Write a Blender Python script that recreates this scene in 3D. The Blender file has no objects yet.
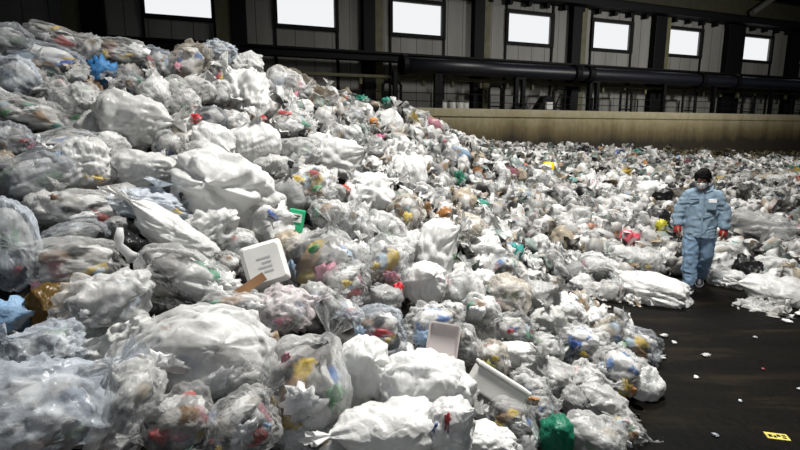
import bpy, bmesh, math, random
import numpy as np
from mathutils import Vector, Matrix, Euler

random.seed(7)
rng = np.random.default_rng(11)
scn = bpy.context.scene
COL = scn.collection
PI = math.pi

# ------------------------------------------------------------------ camera
CAM_Z, FPX, PITCH = 2.2, 520.0, math.radians(10.14)
cam_d = bpy.data.cameras.new('camera')
cam_d.sensor_width = 36.0
cam_d.lens = 36.0 * FPX / 800.0
cam_d.clip_start, cam_d.clip_end = 0.05, 200
cam = bpy.data.objects.new('camera', cam_d)
COL.objects.link(cam)
cam.location = (0, 0, CAM_Z)
cam.rotation_euler = (PI / 2 - PITCH, 0, 0)
scn.camera = cam

# ------------------------------------------------------------------ world, lights, exposure
w = bpy.data.worlds.new('hall_air')
scn.world = w
w.use_nodes = True
w.node_tree.nodes['Background'].inputs[0].default_value = (0.80, 0.88, 1.0, 1)
w.node_tree.nodes['Background'].inputs[1].default_value = 0.035

def area(name, loc, target, sx, sy, power, col, spread=180):
    l = bpy.data.lights.new(name, 'AREA')
    l.shape = 'RECTANGLE'
    l.spread = math.radians(spread)
    l.size, l.size_y, l.energy, l.color = sx, sy, power, col
    o = bpy.data.objects.new(name, l)
    COL.objects.link(o)
    o.location = loc
    o.rotation_euler = (Vector(target) - Vector(loc)).to_track_quat('-Z', 'Y').to_euler()
    return o

area('skylight', (1.9, 4.0, 8.6), (1.2, 4.8, 0), 1.5, 1.3, 345, (1.0, 0.98, 0.94), 120)
area('skylight_deep', (5.0, 12.0, 9.4), (5.0, 12.6, 0), 3, 2, 500, (1.0, 0.975, 0.93), 150)
area('added_wall_light', (15.5, 12.5, 6.6), (9.5, 23.5, 4.6), 1.6, 1.0, 330, (1.0, 0.98, 0.94), 120)  # added off-frame light, only there to brighten the back wall
area('open_gate_daylight', (-1.5, -5.0, 6.0), (0.5, 6, 1.0), 4, 2.5, 55, (0.86, 0.93, 1.0))
scn.view_settings.view_transform = 'Standard'
scn.view_settings.look = 'None'
scn.view_settings.gamma = 1
scn.view_settings.use_curve_mapping = False
scn.view_settings.exposure = 0.74
scn.cycles.transparent_max_bounces = 24
scn.cycles.max_bounces = 5
scn.cycles.diffuse_bounces = 2
scn.cycles.caustics_reflective = False
scn.cycles.caustics_refractive = False

# ------------------------------------------------------------------ geometry of the place
CP, SP = math.cos(PITCH), math.sin(PITCH)
def ray(px, py):
    u, v = (px - 400) / FPX, (225 - py) / FPX
    return np.array([u, CP + v * SP, -SP + v * CP])          # per metre of depth
ORG = np.array([0, 0, CAM_Z])
def at(px, py, t):
    return ORG + ray(px, py) * t
def on_floor(px, py):
    r = ray(px, py)
    return ORG + r * (-CAM_Z / r[2])
def project(p):
    d = np.asarray(p) - ORG
    f = d[1] * CP - d[2] * SP
    return 400 + FPX * d[0] / f, 225 - FPX * (d[1] * SP + d[2] * CP) / f, f

# the heap's surface: height over the floor at (x, y)
CTRL_PX = [
 (-80,450,1.9),(-80,300,2.8),(-80,150,3.8),(-80,70,4.6),
 (0,450,2.1),(0,380,2.5),(0,300,3.0),(0,220,3.5),(0,150,4.0),(0,90,4.5),(0,62,4.9),
 (100,450,2.2),(100,380,2.6),(100,300,3.2),(100,220,3.8),(100,150,4.4),(100,100,4.9),(110,76,5.3),
 (200,450,2.3),(200,380,2.7),(200,300,3.4),(200,220,4.1),(200,150,4.8),(200,100,5.3),(200,81,5.8),
 (300,450,2.4),(300,380,2.9),(300,300,3.7),(300,220,4.7),(300,150,5.8),(300,110,6.7),(300,97,7.5),
 (360,107,9.0),(350,200,5.6),
 (400,450,2.5),(400,380,3.1),(400,300,4.1),(400,220,5.4),(400,160,7.2),(400,125,9.2),(400,113,10.4),
 (450,135,12.5),(465,142,15),
 (500,450,2.8),(500,380,3.7),(500,300,5.0),(500,240,6.5),(500,190,9),(500,160,13),(500,146,18.3),
 (560,300,6.5),(560,400,3.9),
 (600,270,7.6),(600,220,9.5),(600,180,12.8),(600,158,17),(600,148,20.5),
 (700,275,7.9),(700,220,10.8),(700,180,14.8),(700,158,20),(690,150,22.5),
 (800,275,7.6),(800,220,10.2),(800,180,14.8),(800,162,22),(860,155,25),(900,220,10),
]
CTRL = [tuple(at(*c)) for c in CTRL_PX]
for px, py in [(640,450),(652,405),(662,350),(625,324),(598,312),(566,294),(600,302),(630,306),(660,303),(688,285),(715,286),(735,300),(755,310),(800,318),(880,330)]:
    CTRL.append(tuple(on_floor(px, py)))
for px, py in [(700,450),(760,400),(720,340),(660,325),(625,312),(800,380),(860,420),(760,450)]:
    p = on_floor(px, py); p[2] = -0.35; CTRL.append(tuple(p))
CTRL += [(-5,8,2.7),(-3,8.5,2.6),(-1.2,10,2.3),(-6,14,2.0),(-2,15,1.9),(1,17,1.7),(-8,6,3.3),(-5.5,2,1.6),(-4,0.5,0.6),(-0.5,0.8,0.2),(1.6,1.6,-0.1),(2.2,2.2,-0.3)]
CTRL = np.array(CTRL)
_n = len(CTRL)
_D = np.sqrt(((CTRL[:, None, :2] - CTRL[None, :, :2]) ** 2).sum(-1) + 0.04)
_A = np.zeros((_n + 3, _n + 3))
_A[:_n, :_n] = -_D + np.eye(_n) * 0.05
_A[:_n, _n] = 1; _A[:_n, _n + 1:] = CTRL[:, :2]
_A[_n, :_n] = 1; _A[_n + 1:, :_n] = CTRL[:, :2].T
_W = np.linalg.solve(_A, np.concatenate([CTRL[:, 2], np.zeros(3)]))
def heap_h(xy):
    xy = np.atleast_2d(np.asarray(xy, float))
    D = np.sqrt(((xy[:, None, :] - CTRL[None, :, :2]) ** 2).sum(-1) + 0.04)
    return -D @ _W[:_n] + _W[_n] + xy @ _W[_n + 1:]
def on_heap(px, py):
    r = ray(px, py)
    ts = np.geomspace(1.6, 32, 260)
    P = ORG + ts[:, None] * r
    g = P[:, 2] - np.maximum(heap_h(P[:, :2]), 0.0)
    k = np.argmax(g < 0) if (g < 0).any() else int(np.argmin(np.abs(g)))
    if g[k] < 0 and k > 0:
        a = g[k - 1] / (g[k - 1] - g[k])
        t = ts[k - 1] + a * (ts[k] - ts[k - 1])
    else:
        t = ts[k]
    return ORG + r * t, t
def heap_normal(x, y):
    e = 0.25
    h = heap_h([(x + e, y), (x - e, y), (x, y + e), (x, y - e)])
    v = np.array([-(h[0] - h[1]) / (2 * e), -(h[2] - h[3]) / (2 * e), 1])
    return v / np.linalg.norm(v)

# ------------------------------------------------------------------ numpy noise
def _hash(ix, iy, iz, seed):
    h = (ix.astype(np.int64) * 374761393 + iy.astype(np.int64) * 668265263 + iz.astype(np.int64) * 2147483647 + seed * 974634721) & 0xFFFFFFFF
    h = ((h ^ (h >> 13)) * 1274126177) & 0xFFFFFFFF
    h = ((h ^ (h >> 16)) * 2246822519) & 0xFFFFFFFF
    return ((h ^ (h >> 15)) & 0xFFFFFF) / float(0xFFFFFF) * 2 - 1
def vnoise(p, seed=0):
    i = np.floor(p).astype(np.int64); f = p - i
    f = f * f * (3 - 2 * f)
    r = 0
    for dx in (0, 1):
        for dy in (0, 1):
            for dz in (0, 1):
                wgt = (f[:, 0] if dx else 1 - f[:, 0]) * (f[:, 1] if dy else 1 - f[:, 1]) * (f[:, 2] if dz else 1 - f[:, 2])
                r = r + wgt * _hash(i[:, 0] + dx, i[:, 1] + dy, i[:, 2] + dz, seed)
    return r
def folds(p, seed, n, f0, amp):
    """creases of crumpled film: triangle waves along random directions, warped and masked by noise"""
    g = np.random.default_rng(seed)
    out = np.zeros(len(p))
    for k in range(n):
        d = g.normal(size=3); d /= np.linalg.norm(d)
        f = f0 * g.uniform(0.6, 1.9)
        ph = p @ d * f + 0.75 * vnoise(p * 1.7, seed + k) + g.uniform(0, 9)
        tri = np.abs((ph % 1) - 0.5) * 2
        m = np.clip(vnoise(p * 1.3 + 7, seed + 50 + k) * 1.3 + 0.35, 0, 1)
        out += amp * (tri - 0.5) * m / (f / f0)
    return out

_ico = {}
def ico(sub):
    if sub not in _ico:
        bm = bmesh.new(); bmesh.ops.create_icosphere(bm, subdivisions=sub, radius=1)
        v = np.array([x.co[:] for x in bm.verts]); fcs = np.array([[q.index for q in x.verts] for x in bm.faces])
        bm.free(); _ico[sub] = (v, fcs)
    return _ico[sub]

def raw_mesh(name, v, faces, cols=None, smooth=True):
    """faces: (n,3) or (n,4) array, or a list of index lists"""
    me = bpy.data.meshes.new(name)
    if isinstance(faces, np.ndarray):
        n, k = faces.shape
        me.vertices.add(len(v)); me.vertices.foreach_set('co', np.asarray(v, np.float32).ravel())
        me.loops.add(n * k); me.loops.foreach_set('vertex_index', faces.astype(np.int32).ravel())
        me.polygons.add(n); me.polygons.foreach_set('loop_start', np.arange(0, n * k, k, dtype=np.int32))
        me.update(calc_edges=True)
    else:
        me.from_pydata([tuple(x) for x in v], [], [list(f) for f in faces]); me.update()
    if cols is not None:
        a = me.color_attributes.new('tint', 'FLOAT_COLOR', 'POINT')
        c = np.ones((len(v), 4), np.float32); c[:, :3] = cols
        a.data.foreach_set('color', c.ravel())
    me.polygons.foreach_set('use_smooth', np.full(len(me.polygons), smooth))
    me.update()
    return me

# ------------------------------------------------------------------ object helpers
def obj(name, me, mat=None, parent=None):
    o = bpy.data.objects.new(name, me)
    COL.objects.link(o)
    if mat is not None and me is not None and not me.materials:
        me.materials.append(mat)
    if parent is not None:
        o.parent = parent
    return o
def tag(o, label, cat, group=None, kind=None):
    o['label'] = label; o['category'] = cat
    if group: o['group'] = group
    if kind: o['kind'] = kind
    return o
def empty(name, loc=(0, 0, 0), rz=0.0):
    o = bpy.data.objects.new(name, None); COL.objects.link(o)
    o.location = loc; o.rotation_euler = (0, 0, rz); o.empty_display_size = 0.1
    return o
def struct(o):
    o['kind'] = 'structure'; return o

class MB:
    """collects boxes, tubes and lofts into one mesh"""
    def __init__(s): s.v = []; s.f = []
    def add(s, v, f):
        b = len(s.v); s.v += [tuple(x) for x in v]; s.f += [[i + b for i in q] for q in f]
    def box(s, x0, y0, z0, x1, y1, z1, M=None):
        v = [(x, y, z) for z in (z0, z1) for y in (y0, y1) for x in (x0, x1)]
        if M is not None: v = [tuple(M @ Vector(q)) for q in v]
        s.add(v, [(0, 2, 3, 1), (4, 5, 7, 6), (0, 1, 5, 4), (2, 6, 7, 3), (0, 4, 6, 2), (1, 3, 7, 5)])
    def loft(s, rings, cap=True, closed=True):
        n = len(rings[0]); v = [p for r in rings for p in r]; f = []
        for i in range(len(rings) - 1):
            for j in range(n if closed else n - 1):
                k = (j + 1) % n
                f.append((i * n + j, i * n + k, (i + 1) * n + k, (i + 1) * n + j))
        if cap:
            f.append(tuple(range(n - 1, -1, -1))); f.append(tuple((len(rings) - 1) * n + j for j in range(n)))
        s.add(v, f)
    def tube(s, pts, rad, n=10, flat=1.0):
        pts = [Vector(p) for p in pts]
        if not hasattr(rad, '__len__'): rad = [rad] * len(pts)
        rings = []
        for i, p in enumerate(pts):
            d = (pts[min(i + 1, len(pts) - 1)] - pts[max(i - 1, 0)]).normalized()
            a = d.cross(Vector((0, 1, 0.01))); a = (a if a.length > 1e-3 else d.cross(Vector((1, 0, 0)))).normalized(); b = d.cross(a)
            rings.append([p + (a * math.cos(2 * PI * j / n) + b * math.sin(2 * PI * j / n) * flat) * rad[i] for j in range(n)])
        s.loft(rings)
    def mesh(s, name, smooth=False):
        return raw_mesh(name, s.v, s.f, smooth=smooth)
    def build(s, name, mat, parent=None, smooth=False, bevel=0):
        o = obj(name, s.mesh(name, smooth), mat, parent)
        if bevel:
            m = o.modifiers.new('edge', 'BEVEL'); m.width = bevel; m.segments = 2; m.limit_method = 'ANGLE'
        return o

# ------------------------------------------------------------------ materials
def nodes(name):
    m = bpy.data.materials.new(name); m.use_nodes = True
    nt = m.node_tree; nt.nodes.clear()
    out = nt.nodes.new('ShaderNodeOutputMaterial')
    def N(t, **kw):
        n = nt.nodes.new('ShaderNode' + t)
        for k, val in kw.items():
            if k.startswith('_'): setattr(n, k[1:], val)
            else: n.inputs[k.replace('__', ' ')].default_value = val
        return n
    return m, nt, out, N
def ramp(N, stops):
    r = N('ValToRGB'); e = r.color_ramp.elements
    while len(e) < len(stops): e.new(0.5)
    for q, (p, c) in zip(e, stops):
        q.position = p; q.color = (*c, 1) if len(c) == 3 else c
    return r
def plain(name, col, rough=0.5, spec=0.5, metal=0.0, noise=0.0, scale=6.0, bump=0.0):
    m, nt, out, N = nodes(name)
    b = N('BsdfPrincipled', Roughness=rough, Metallic=metal); b.inputs['Specular IOR Level'].default_value = spec
    b.inputs['Base Color'].default_value = (*col, 1)
    L = nt.links.new
    if noise or bump:
        tc = N('TexCoord'); nz = N('TexNoise', Scale=scale, Detail=6.0, Roughness=0.6)
        L(tc.outputs['Object'], nz.inputs['Vector'])
        if noise:
            r = ramp(N, [(0.3, tuple(c * (1 - noise) for c in col)), (0.7, tuple(min(1, c * (1 + noise)) for c in col))])
            L(nz.outputs['Fac'], r.inputs['Fac']); L(r.outputs['Color'], b.inputs['Base Color'])
        if bump:
            bp = N('Bump', Strength=bump, Distance=0.01); L(nz.outputs['Fac'], bp.inputs['Height']); L(bp.outputs['Normal'], b.inputs['Normal'])
    L(b.outputs[0], out.inputs[0])
    return m

def film_nodes(N, L, strength=0.55, scale=1.0):
    """fine crinkles of thin plastic: warped, stretched noise as bump; returns (normal, mask)"""
    tc = N('TexCoord'); oi = N('ObjectInfo')
    off = N('VectorMath', _operation='ADD'); mul = N('VectorMath', _operation='SCALE'); mul.inputs['Scale'].default_value = 40.0
    cb = N('CombineXYZ'); L(oi.outputs['Random'], cb.inputs[0]); L(oi.outputs['Random'], cb.inputs[1]); L(cb.outputs[0], mul.inputs[0])
    L(tc.outputs['Object'], off.inputs[0]); L(mul.outputs[0], off.inputs[1])
    mp = N('Mapping'); mp.inputs['Scale'].default_value = (2.6 * scale, 2.0 * scale, 1.0 * scale); mp.inputs['Rotation'].default_value = (0.6, 0.9, 0.3)
    L(off.outputs[0], mp.inputs['Vector'])
    n1 = N('TexNoise', Scale=2.2, Detail=5.0, Roughness=0.62, Distortion=1.2); n1.noise_type = 'RIDGED_MULTIFRACTAL'
    L(mp.outputs[0], n1.inputs['Vector'])
    vo = N('TexVoronoi', Scale=3.2); vo.feature = 'DISTANCE_TO_EDGE'
    L(mp.outputs[0], vo.inputs['Vector'])
    sm = N('Math', _operation='MULTIPLY_ADD'); L(vo.outputs['Distance'], sm.inputs[0]); sm.inputs[1].default_value = 0.7; L(n1.outputs['Fac'], sm.inputs[2])
    bp = N('Bump', Strength=strength, Distance=0.035); L(sm.outputs[0], bp.inputs['Height'])
    return bp, n1, off, oi

def mat_opaque():
    m, nt, out, N = nodes('white_film'); L = nt.links.new
    bp, n1, off, oi = film_nodes(N, L, 0.30, 0.7)
    nz = N('TexNoise', Scale=1.6, Detail=3.0, Roughness=0.5); L(off.outputs[0], nz.inputs['Vector'])
    r = ramp(N, [(0.30, (0.66, 0.655, 0.64)), (0.46, (0.86, 0.86, 0.855)), (0.65, (0.92, 0.92, 0.915))]); L(nz.outputs['Fac'], r.inputs['Fac'])
    mx = N('Mix', _data_type='RGBA', _blend_type='MULTIPLY'); mx.inputs[0].default_value = 1
    L(r.outputs['Color'], mx.inputs[6]); L(oi.outputs['Color'], mx.inputs[7])
    b = N('BsdfPrincipled', Roughness=0.36); b.inputs['Specular IOR Level'].default_value = 0.45
    L(mx.outputs[2], b.inputs['Base Color']); L(bp.outputs[0], b.inputs['Normal'])
    t = N('BsdfTranslucent'); L(mx.outputs[2], t.inputs['Color']); L(bp.outputs[0], t.inputs['Normal'])
    ms = N('MixShader'); ms.inputs[0].default_value = 0.22
    L(b.outputs[0], ms.inputs[1]); L(t.outputs[0], ms.inputs[2]); L(ms.outputs[0], out.inputs[0])
    return m
def mat_clear(name, lo, hi, tint):
    m, nt, out, N = nodes(name); L = nt.links.new
    bp, n1, off, oi = film_nodes(N, L, 0.42, 0.6)
    b = N('BsdfPrincipled', Roughness=0.27); b.inputs['Specular IOR Level'].default_value = 0.5
    b.inputs['Base Color'].default_value = (*tint, 1); L(bp.outputs[0], b.inputs['Normal'])
    L(oi.outputs['Color'], b.inputs['Base Color'])
    tr = N('BsdfTransparent'); tr.inputs[0].default_value = (0.95, 0.955, 0.96, 1)
    lw = N('LayerWeight', Blend=0.35); L(bp.outputs[0], lw.inputs['Normal'])
    nz = N('TexNoise', Scale=2.0, Detail=4.0); L(off.outputs[0], nz.inputs['Vector'])
    a = N('Math', _operation='MULTIPLY_ADD'); L(lw.outputs['Facing'], a.inputs[0]); a.inputs[1].default_value = 0.5; L(nz.outputs['Fac'], a.inputs[2])
    mr = N('MapRange'); mr.inputs[1].default_value = 0.4; mr.inputs[2].default_value = 1.05; mr.inputs[3].default_value = lo; mr.inputs[4].default_value = hi
    L(a.outputs[0], mr.inputs[0])
    ms = N('MixShader'); L(mr.outputs[0], ms.inputs[0]); L(tr.outputs[0], ms.inputs[1]); L(b.outputs[0], ms.inputs[2])
    L(ms.outputs[0], out.inputs[0])
    return m
def mat_tinted(name, rough=0.4, trans=0.12, scale=5.0, bump=0.5):
    """colour from the mesh's own tint attribute (each item of rubbish has its own colour)"""
    m, nt, out, N = nodes(name); L = nt.links.new
    at_ = N('Attribute'); at_.attribute_name = 'tint'
    tc = N('TexCoord'); nz = N('TexNoise', Scale=scale, Detail=5.0, Roughness=0.6, Distortion=0.8); L(tc.outputs['Object'], nz.inputs['Vector'])
    bp = N('Bump', Strength=bump, Distance=0.03); L(nz.outputs['Fac'], bp.inputs['Height'])
    b = N('BsdfPrincipled', Roughness=rough); b.inputs['Specular IOR Level'].default_value = 0.4
    L(at_.outputs['Color'], b.inputs['Base Color']); L(bp.outputs[0], b.inputs['Normal'])
    t = N('BsdfTranslucent'); L(at_.outputs['Color'], t.inputs['Color'])
    ms = N('MixShader'); ms.inputs[0].default_value = trans
    L(b.outputs[0], ms.inputs[1]); L(t.outputs[0], ms.inputs[2]); L(ms.outputs[0], out.inputs[0])
    return m
def mat_objcol(name, rough=0.5, bump=0.4, scale=6.0):
    m, nt, out, N = nodes(name); L = nt.links.new
    oi = N('ObjectInfo'); tc = N('TexCoord'); nz = N('TexNoise', Scale=scale, Detail=5.0, Roughness=0.6); L(tc.outputs['Object'], nz.inputs['Vector'])
    bp = N('Bump', Strength=bump, Distance=0.02); L(nz.outputs['Fac'], bp.inputs['Height'])
    r = ramp(N, [(0.3, (0.72, 0.72, 0.72)), (0.65, (1, 1, 1))]); L(nz.outputs['Fac'], r.inputs['Fac'])
    mx = N('Mix', _data_type='RGBA', _blend_type='MULTIPLY'); mx.inputs[0].default_value = 1
    L(r.outputs['Color'], mx.inputs[6]); L(oi.outputs['Color'], mx.inputs[7])
    vo = N('TexVoronoi', Scale=1.9); L(tc.outputs['Object'], vo.inputs['Vector']); sc = N('SeparateXYZ'); L(vo.outputs['Color'], sc.inputs[0])
    gt = N('Math', _operation='GREATER_THAN'); L(sc.outputs[0], gt.inputs[0]); gt.inputs[1].default_value = 0.80
    gm = N('Math', _operation='MULTIPLY'); L(gt.outputs[0], gm.inputs[0]); gm.inputs[1].default_value = 0.75
    m2 = N('Mix', _data_type='RGBA'); L(gm.outputs[0], m2.inputs[0]); L(mx.outputs[2], m2.inputs[6]); m2.inputs[7].default_value = (0.55, 0.54, 0.52, 1)
    b = N('BsdfPrincipled', Roughness=rough); L(m2.outputs[2], b.inputs['Base Color']); L(bp.outputs[0], b.inputs['Normal'])
    L(b.outputs[0], out.inputs[0])
    return m

M_WHITE = mat_opaque()
M_HAZE = mat_clear('hazy_film', 0.16, 0.70, (0.9, 0.9, 0.9))
M_CLEAR = mat_clear('clear_film', 0.06, 0.50, (0.9, 0.9, 0.9))
M_INSIDE = mat_tinted('bag_contents', 0.5, 0.05, 4.0)
M_REFUSE = mat_tinted('torn_refuse', 0.38, 0.14, 9.0)
M_ITEM = mat_objcol('refuse_item')

# ------------------------------------------------------------------ the hall
TH = math.radians(22.3)
P0 = at(528, 132, 21.0); P0[2] = 0
DW = np.array([math.cos(TH), math.sin(TH), 0]); NW = np.array([-math.sin(TH), math.cos(TH), 0])   # along the wall, into the wall
def wl(px, py, off=0.0):
    r = ray(px, py); t = ((P0 + NW * off - ORG) @ NW) / (r @ NW)
    p = ORG + r * t - P0
    return float(p @ DW), float(p[2])
def place_w(o, s=0.0, off=0.0, z=0.0):
    o.location = tuple(P0 + DW * s + NW * off + np.array([0, 0, z])); o.rotation_euler = (0, 0, TH); return o

m, nt, out, N = nodes('steel_panel'); L = nt.links.new
tc = N('TexCoord'); sx = N('SeparateXYZ'); L(tc.outputs['Object'], sx.inputs[0])
dv = N('Math', _operation='DIVIDE'); L(sx.outputs[0], dv.inputs[0]); dv.inputs[1].default_value = 0.62
fr = N('Math', _operation='FRACT'); L(dv.outputs[0], fr.inputs[0])
lt = N('Math', _operation='LESS_THAN'); L(fr.outputs[0], lt.inputs[0]); lt.inputs[1].default_value = 0.045
nz = N('TexNoise', Scale=0.9, Detail=6.0, Roughness=0.65); mp = N('Mapping'); mp.inputs['Scale'].default_value = (1.6, 1, 0.25)
L(tc.outputs['Object'], mp.inputs[0]); L(mp.outputs[0], nz.inputs['Vector'])
r = ramp(N, [(0.3, (0.105, 0.102, 0.092)), (0.7, (0.165, 0.162, 0.15))]); L(nz.outputs['Fac'], r.inputs['Fac'])
mx = N('Mix', _data_type='RGBA'); L(lt.outputs[0], mx.inputs[0]); L(r.outputs['Color'], mx.inputs[6]); mx.inputs[7].default_value = (0.03, 0.028, 0.026, 1)
b = N('BsdfPrincipled', Roughness=0.6); L(mx.outputs[2], b.inputs['Base Color']); L(b.outputs[0], out.inputs[0])
M_PANEL = m
M_DARK = plain('dark_steel', (0.0018, 0.0019, 0.0024), 0.6, 0.12)
M_FRAME = plain('black_frame', (0.003, 0.003, 0.003), 0.7, 0.15)
M_OLIVE = plain('olive_steel', (0.075, 0.070, 0.035), 0.6, 0.3, noise=0.3, scale=3)
M_PIPE = plain('painted_pipe', (0.004, 0.0045, 0.008), 0.42, 0.4)
M_ROOF = plain('roof_sheet', (0.03, 0.03, 0.03), 0.8)
M_GREY = plain('grey_steel', (0.05, 0.05, 0.045), 0.6)
# stained concrete
m, nt, out, N = nodes('stained_concrete'); L = nt.links.new
tc = N('TexCoord'); sx = N('SeparateXYZ'); L(tc.outputs['Object'], sx.inputs[0])
mp = N('Mapping'); mp.inputs['Scale'].default_value = (1.4, 1, 0.22); L(tc.outputs['Object'], mp.inputs[0])
nz = N('TexNoise', Scale=1.1, Detail=7.0, Roughness=0.65); L(mp.outputs[0], nz.inputs['Vector'])
ad = N('Math', _operation='MULTIPLY_ADD'); L(nz.outputs['Fac'], ad.inputs[0]); ad.inputs[1].default_value = 1.1; L(sx.outputs[2], ad.inputs[2])
mr = N('MapRange'); mr.inputs[1].default_value = 2.35; mr.inputs[2].default_value = 3.55; L(ad.outputs[0], mr.inputs[0])
r = ramp(N, [(0.0, (0.018, 0.013, 0.005)), (0.35, (0.11, 0.083, 0.035)), (0.75, (0.25, 0.215, 0.125)), (1.0, (0.30, 0.27, 0.18))]); L(mr.outputs[0], r.inputs['Fac'])
n2 = N('TexNoise', Scale=5.0, Detail=5.0); L(tc.outputs['Object'], n2.inputs['Vector'])
r2 = ramp(N, [(0.3, (0.78, 0.78, 0.76)), (0.7, (1, 1, 1))]); L(n2.outputs['Fac'], r2.inputs['Fac'])
mx = N('Mix', _data_type='RGBA', _blend_type='MULTIPLY'); mx.inputs[0].default_value = 1; L(r.outputs['Color'], mx.inputs[6]); L(r2.outputs['Color'], mx.inputs[7])
b = N('BsdfPrincipled', Roughness=0.85); L(mx.outputs[2], b.inputs['Base Color']); L(b.outputs[0], out.inputs[0])
M_CONC = m
# dark, damp, streaked floor
m, nt, out, N = nodes('grimy_floor'); L = nt.links.new
tc = N('TexCoord'); mp = N('Mapping'); mp.inputs['Scale'].default_value = (0.5, 2.2, 1); mp.inputs['Rotation'].default_value = (0, 0, 0.5); L(tc.outputs['Object'], mp.inputs[0])
nz = N('TexNoise', Scale=1.3, Detail=8.0, Roughness=0.68, Distortion=0.5); L(mp.outputs[0], nz.inputs['Vector'])
r = ramp(N, [(0.36, (0.0016, 0.0016, 0.0016)), (0.52, (0.0045, 0.0037, 0.0026)), (0.75, (0.022, 0.016, 0.009))]); L(nz.outputs['Fac'], r.inputs['Fac'])
b = N('BsdfPrincipled', Roughness=0.62); b.inputs['Specular IOR Level'].default_value = 0.06; L(r.outputs['Color'], b.inputs['Base Color'])
n2 = N('TexNoise', Scale=14.0, Detail=6.0); L(tc.outputs['Object'], n2.inputs['Vector'])
bp = N('Bump', Strength=0.5, Distance=0.02); L(n2.outputs['Fac'], bp.inputs['Height']); L(bp.outputs[0], b.inputs['Normal']); L(b.outputs[0], out.inputs[0])
M_FLOOR = m
# bright daylight behind frosted panes
m, nt, out, N = nodes('daylit_pane'); L = nt.links.new
e = N('Emission', Strength=0.55); e.inputs[0].default_value = (0.97, 0.98, 1.0, 1); L(e.outputs[0], out.inputs[0])
M_PANE = m

fl = MB(); fl.box(-14, -10, -0.3, 34, 40, 0.0); struct(fl.build('floor', M_FLOOR))
cl = MB(); cl.box(-14, -10, 10.6, 34, 40, 10.8); struct(cl.build('ceiling', M_ROOF))

WIN = [(147.5, 213), (278, 335), (392, 441.5), (507, 550), (592, 629.5), (667, 700), (742, 771), (798.5, 824)]
ZB, ZT = wl(528, 43)[1], wl(528, 14.5)[1]
S0, S1 = wl(-140, 60)[0], wl(960, 60)[0]
wins = [(wl(a, 40)[0], wl(b_, 40)[0]) for a, b_ in WIN]
wall = MB()
wall.box(S0, 0, 0, S1, 0.2, ZB); wall.box(S0, 0, ZT, S1, 0.2, 10.6)
edge = S0
for a, b_ in wins:
    wall.box(edge, 0, ZB, a, 0.2, ZT); edge = b_
wall.box(edge, 0, ZB, S1, 0.2, ZT)
struct(place_w(wall.build('wall_back', M_PANEL)))
lw_ = MB(); lw_.box(-14.2, -10, 0, -14, 40, 10.6); struct(lw_.build('wall_left', M_PANEL))
z_eave = wl(620, 11, -0.35)[1]
z_rail = wl(420, 58, -0.9)[1]
for i, (a, b_) in enumerate(wins):
    wroot = empty('window_%d' % (i + 1)); place_w(wroot); struct(wroot)
    f = MB(); t = 0.12
    f.box(a - t, -0.1, ZB - t, b_ + t, 0.02, ZB); f.box(a - t, -0.1, ZT, b_ + t, 0.02, ZT + t)
    f.box(a - t, -0.1, ZB, a, 0.02, ZT); f.box(b_, -0.1, ZB, b_ + t, 0.02, ZT)
    f.box(a - t, -0.06, 3.0, a - t * 0.35, 0.0, 10.0); f.box(b_ + t * 0.35, -0.06, 3.0, b_ + t, 0.0, 10.0)
    f.build('window_frame', M_FRAME, wroot)
    p = MB(); p.box(a, 0.10, ZB, b_, 0.13, ZT); p.build('pane', M_PANE, wroot)

# columns: dark web with an olive flange beside it
ZL = wl(528, 110.0, -1.4)[1]                       # top of the retaining wall
for px, wpx, olive in [(-40, 26, 0), (98, 24, -1), (240, 15, -1), (367, 12, 1), (475, 10, 1), (571, 9, 1), (653.5, 11, 1), (729, 16, 0), (789.5, 10, 0), (850, 16, 0)]:
    s0, s1 = wl(px - wpx / 2, 60)[0], wl(px + wpx / 2, 60)[0]
    c = MB(); c.box(s0, -0.30, ZL, s1, -0.01, 10.6); o = c.build('column', M_DARK, bevel=0.02); struct(place_w(o))
    if olive:
        s2 = s1 + 0.30 if olive > 0 else s0 - 0.45
        c = MB(); c.box(min(s1, s2) if olive > 0 else s2, -0.22, ZL, max(s1, s2) if olive > 0 else s0, -0.01, 10.6)
        struct(place_w(c.build('column', M_OLIVE)))
g = MB(); g.box(S0, -0.75, z_eave, S1, -0.05, z_eave + 0.22); g.box(S0, -0.5, z_eave + 0.22, S1, -0.1, z_eave + 1.2); g.box(S0, -0.75, z_eave + 1.2, S1, -0.05, z_eave + 1.4)
struct(place_w(g.build('beam', M_DARK)))
g = MB(); g.box(S0, -0.6, z_eave + 0.35, S1, -0.52, z_eave + 1.05); struct(place_w(g.build('beam', plain('dark_olive_steel', (0.018, 0.017, 0.009), 0.7, 0.2, noise=0.3))))  # upper beam band in a darker olive
cl_ = MB()
for k in range(44):
    s = S0 + 14 + k * 0.85
    cl_.box(s - 0.07, -0.3, z_eave - 0.16, s + 0.07, -0.1, z_eave)
struct(place_w(cl_.build('trim_1', M_FRAME)))
# diagonal brace at the big column
s0, za = wl(752, 13, -0.9); s1, zb = wl(775, -3, -0.9)
bmb = MB(); bmb.tube([(s0, -0.9, za), (s1, -0.9, zb)], 0.13, 8); struct(place_w(bmb.build('beam', M_GREY)))
# slanted louvre blades on the panel at the far left
lv = MB()
for k in range(4):
    s, z = wl(75, 4 + k * 12.5 - 10)
    lv.box(-0.17, -0.05, -0.05, 0.17, 0, 0.05, Matrix.Translation((s, 0, z)) @ Matrix.Rotation(0.55, 4, 'Y'))
struct(place_w(lv.build('trim_2', M_FRAME)))

# runway girder under the windows, structure
zt, zb = wl(420, 56.5, -0.9)[1], wl(420, 63, -0.9)[1]
g = MB(); g.box(S0, -0.95, zb, S1, -0.55, zt); g.box(S0, -1.05, zt, S1, -0.45, zt + 0.06)
struct(place_w(g.build('beam', M_DARK)))
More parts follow.
